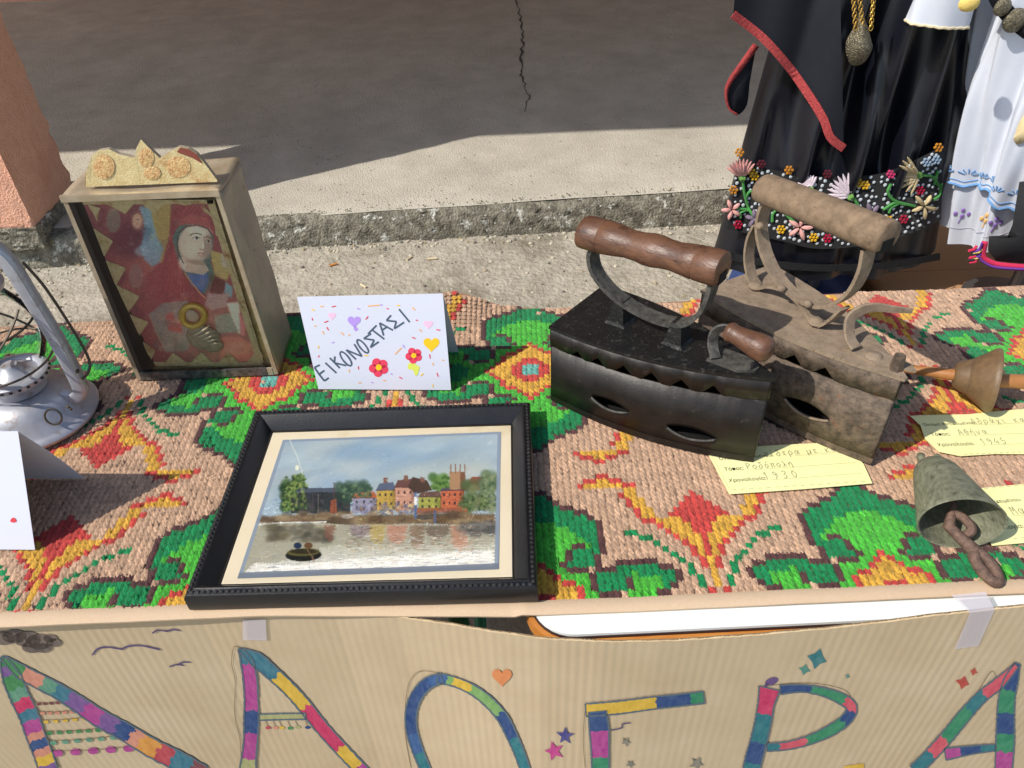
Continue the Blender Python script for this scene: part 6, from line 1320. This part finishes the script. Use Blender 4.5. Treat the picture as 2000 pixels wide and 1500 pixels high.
for i in range(26):
    t0_ = math.pi + math.pi * (i + .5) / 26; z = .668 + hem2(t0_) * .8
    for k in range(5):
        a_ = math.radians(30 + 30 * k); q0 = wpt(t0_ + .020 * math.cos(a_), z + .005 * math.sin(a_), .014, 0, .0022); q1 = wpt(t0_ + .058 * math.cos(a_), z + .015 * math.sin(a_), .014, 0, .0026); mb.tube([q0, q1], [.0010, .0014], 5)
mb.build('blue_sprigs', M_blueth, ov)['kind'] = 'stuff'
for i in range(15):
    t0_ = math.pi + math.pi * (i + .5) / 15; z = .583 + hem1(t0_); mb = MB()
    for dx, dz in ((0, .011), (-.032, .002), (.032, .002), (0, -.004)): mb.ball(wpt(t0_ + dx, z + dz, 0, 0, .0016), .0050, n=8, k=4, sc=(1, .7, 1))
    mb.tube([wpt(t0_, z - .004, 0, 0, .0016), wpt(t0_ - .012, z - .022, 0, 0, .0016)], .0013, 5); mb.build('embroidered_flower', M_violth if i % 2 else M_orth, wc)
MB().tube([wpt(t, .546, 0, hem1(t) + .004 * abs(math.sin(20 * t)), .0012) for t in TH], .0009, 5).build('stitched_line', mat('grey thread', (170, 168, 180), .8), wc)
# sleeve hanging at the top, yellowed cuff edge
sb_ = np.array(aty(1830, 44, 1.545)); SZ = [sb_[2] + k for k in (0, .012, .05, .12, .20)]; SW = [.060, .0595, .058, .056, .058]
mb = MB(); n = 40; vs_ = []
for z, w in zip(SZ, SW):
    for j in range(n):
        a = 2 * math.pi * j / n; f = 1 + .05 * math.sin(6 * a + z * 30); vs_.append((sb_[0] + (z - SZ[0]) * .06 + w * f * math.cos(a), 1.545 + .030 * f * math.sin(a), z - .10 * (w * math.cos(a)) * (1 if z == SZ[0] else .6)))
mb.add(vs_, [(k * n + j, k * n + (j + 1) % n, (k + 1) * n + (j + 1) % n, (k + 1) * n + j) for k in range(4) for j in range(n)]); mb.build('sleeve', M_white, bc)
MB().tube([tuple(np.array(v) + np.array([0, 0, -.001 - .0015 * (i % 2)])) for i, v in enumerate(vs_[:n])] + [vs_[0]], .0026, 6, caps=False).build('cuff_edge', mat('yellowed lace', (222, 206, 170), .9, bump=1, bscale=400), bc)
MB().ball(tuple(aty(1893, 6, 1.42)), .016, n=10, k=6, sc=(1.2, .6, .9)).build('yellow_tassel', mat('yellow thread', (226, 196, 110), .9, bump=1, bscale=300), wc)
# panel with a yellow scalloped edge and the round belt clasp
mb = MB(); polyfan(mb, spline([(2030, 190), (1996, 230), (1983, 262), (1980, 272), (1990, 282), (2010, 270), (2040, 250)], 30), lambda x, y, l: tuple(on_w(x, y, .014, .008))); solidify(mb.build('cream_panel', mat('cream cloth', (230, 208, 160), .85), wc), .002, 0)
for q, r_ in (((1982, 40), .022), ((1958, 14), .016)): MB().ball(tuple(on_w(*q, .014, .02)), r_, n=18, k=10, sc=(1, .5, 1)).build('belt_clasp', M_fil, wc)
mb = MB(); ribbon(mb, [(1940, -20), (1958, 14), (1982, 40), (2010, 62)], 34, lambda x, y, l: tuple(on_w(x, y, .014, .012)), n=14); solidify(mb.build('black_belt', M_matte, wc), .004, 0)
MB().tube([(WXC, WYC, .31), (WXC, WYC, 1.3)], .014, 12).build('stand_pole', M_stand, wc)
MB().lathe([(0, 0), (.11, 0), (.11, .006), (.03, .016), (0, .016)], 28, M=Matrix.Translation((WXC, WYC, .3035))).build('stand_base', M_stand, wc)
MB().lathe([(.13, 1.19), (.14, 1.30), (.165, 1.42), (.16, 1.5), (.09, 1.58), (.05, 1.6), (0, 1.6)], 28, M=Matrix.Translation((WXC, WYC, 0)), sy=.7).build('bodice', M_white, wc)

# dark woollen apron with a pink and violet woven border
M_wool = mat('charcoal wool', (34, 34, 36), .95, rgb2=(44, 44, 46), nscale=200, bump=.7, bscale=600, bdist=.001); M_pinkb = mat('pink woven border', (206, 44, 84), .85, bump=.6, bscale=500); M_violb = mat('violet woven border', (110, 56, 150), .85)
ap = empty('woollen_apron', (1.28, 1.40, .3), 'charcoal wool apron with pink and violet woven border under the white costume', 'apron')
def apm(x, y, l): return tuple(aty(x, y, 1.405 - l - .03 * math.sin((x - 1900) * .012)))
oq = [(1932, 462), (1930, 490), (1945, 508), (1975, 512), (2060, 514), (2160, 505), (2160, 330), (1992, 356), (1978, 440), (1968, 462)]
mb = MB(); polyfan(mb, oq, apm); solidify(mb.build('wool_cloth', M_wool, ap), .004, 0)
mb = MB(); ribbon(mb, [(1924, 472), (1920, 500), (1935, 513), (1965, 520), (2060, 524), (2160, 514)], 12, apm, n=40, lift=.004); solidify(mb.build('pink_border', M_pinkb, ap), .004, 0)
mb = MB(); ribbon(mb, [(1918, 474), (1912, 500), (1930, 517), (1962, 524), (2060, 528)], 4, apm, n=40, lift=.008); solidify(mb.build('violet_border', M_violb, ap), .003, 0)
for i in range(9): 
    x, y = 1893 + random.uniform(-2, 14), 484 + i * 3.2; a = apm(x + 16, y - 4, .004); b = apm(x, y + random.uniform(0, 8), .006); MB().tube([a, ((a[0] + b[0]) / 2, a[1] - .003, (a[2] + b[2]) / 2), b], .003, 6).build('tassel', [M_pinkb, M_violb, mat('yellow thread', (226, 196, 110), .9), M_wool][i % 4], ap)
# big cardboard box under the costumes and a blue cloth beside it
M_boxc = mat('smooth tan cardboard', (176, 132, 92), .85, rgb2=(184, 140, 100), nscale=5)
bx = empty('cardboard_box', (1.35, 1.75, 0), 'large closed tan cardboard box standing under the white costume', 'box')
MB().box((.985, 1.42, .008), (1.95, 2.10, .300), bev=.004).build('box_body', M_boxc, bx, smooth=False)
MB().box((.987, 1.422, .3003), (1.948, 1.758, .3030)).build('flap', M_boxc, bx, smooth=False); MB().box((.987, 1.760, .3003), (1.948, 2.098, .3030)).build('flap', M_boxc, bx, smooth=False)
M_blue = mat('dark blue cotton', (38, 56, 104), .9, rgb2=(46, 66, 118), nscale=14, bump=.3, bscale=300)
def blue(u, v):
    x = .63 + .345 * u; y = 1.50 + .46 * v; e = min(u, 1 - u, v, 1 - v) * 8; k = min(1, e); return (x, y, .012 + .285 * k ** .5 + .012 * math.sin(u * 11 + v * 4) * k)
tag(MB().grid(40, 40, blue).build('blue_cloth_bundle', M_blue), 'dark blue cloth bundle peeking out under the black skirt hem', 'cloth')
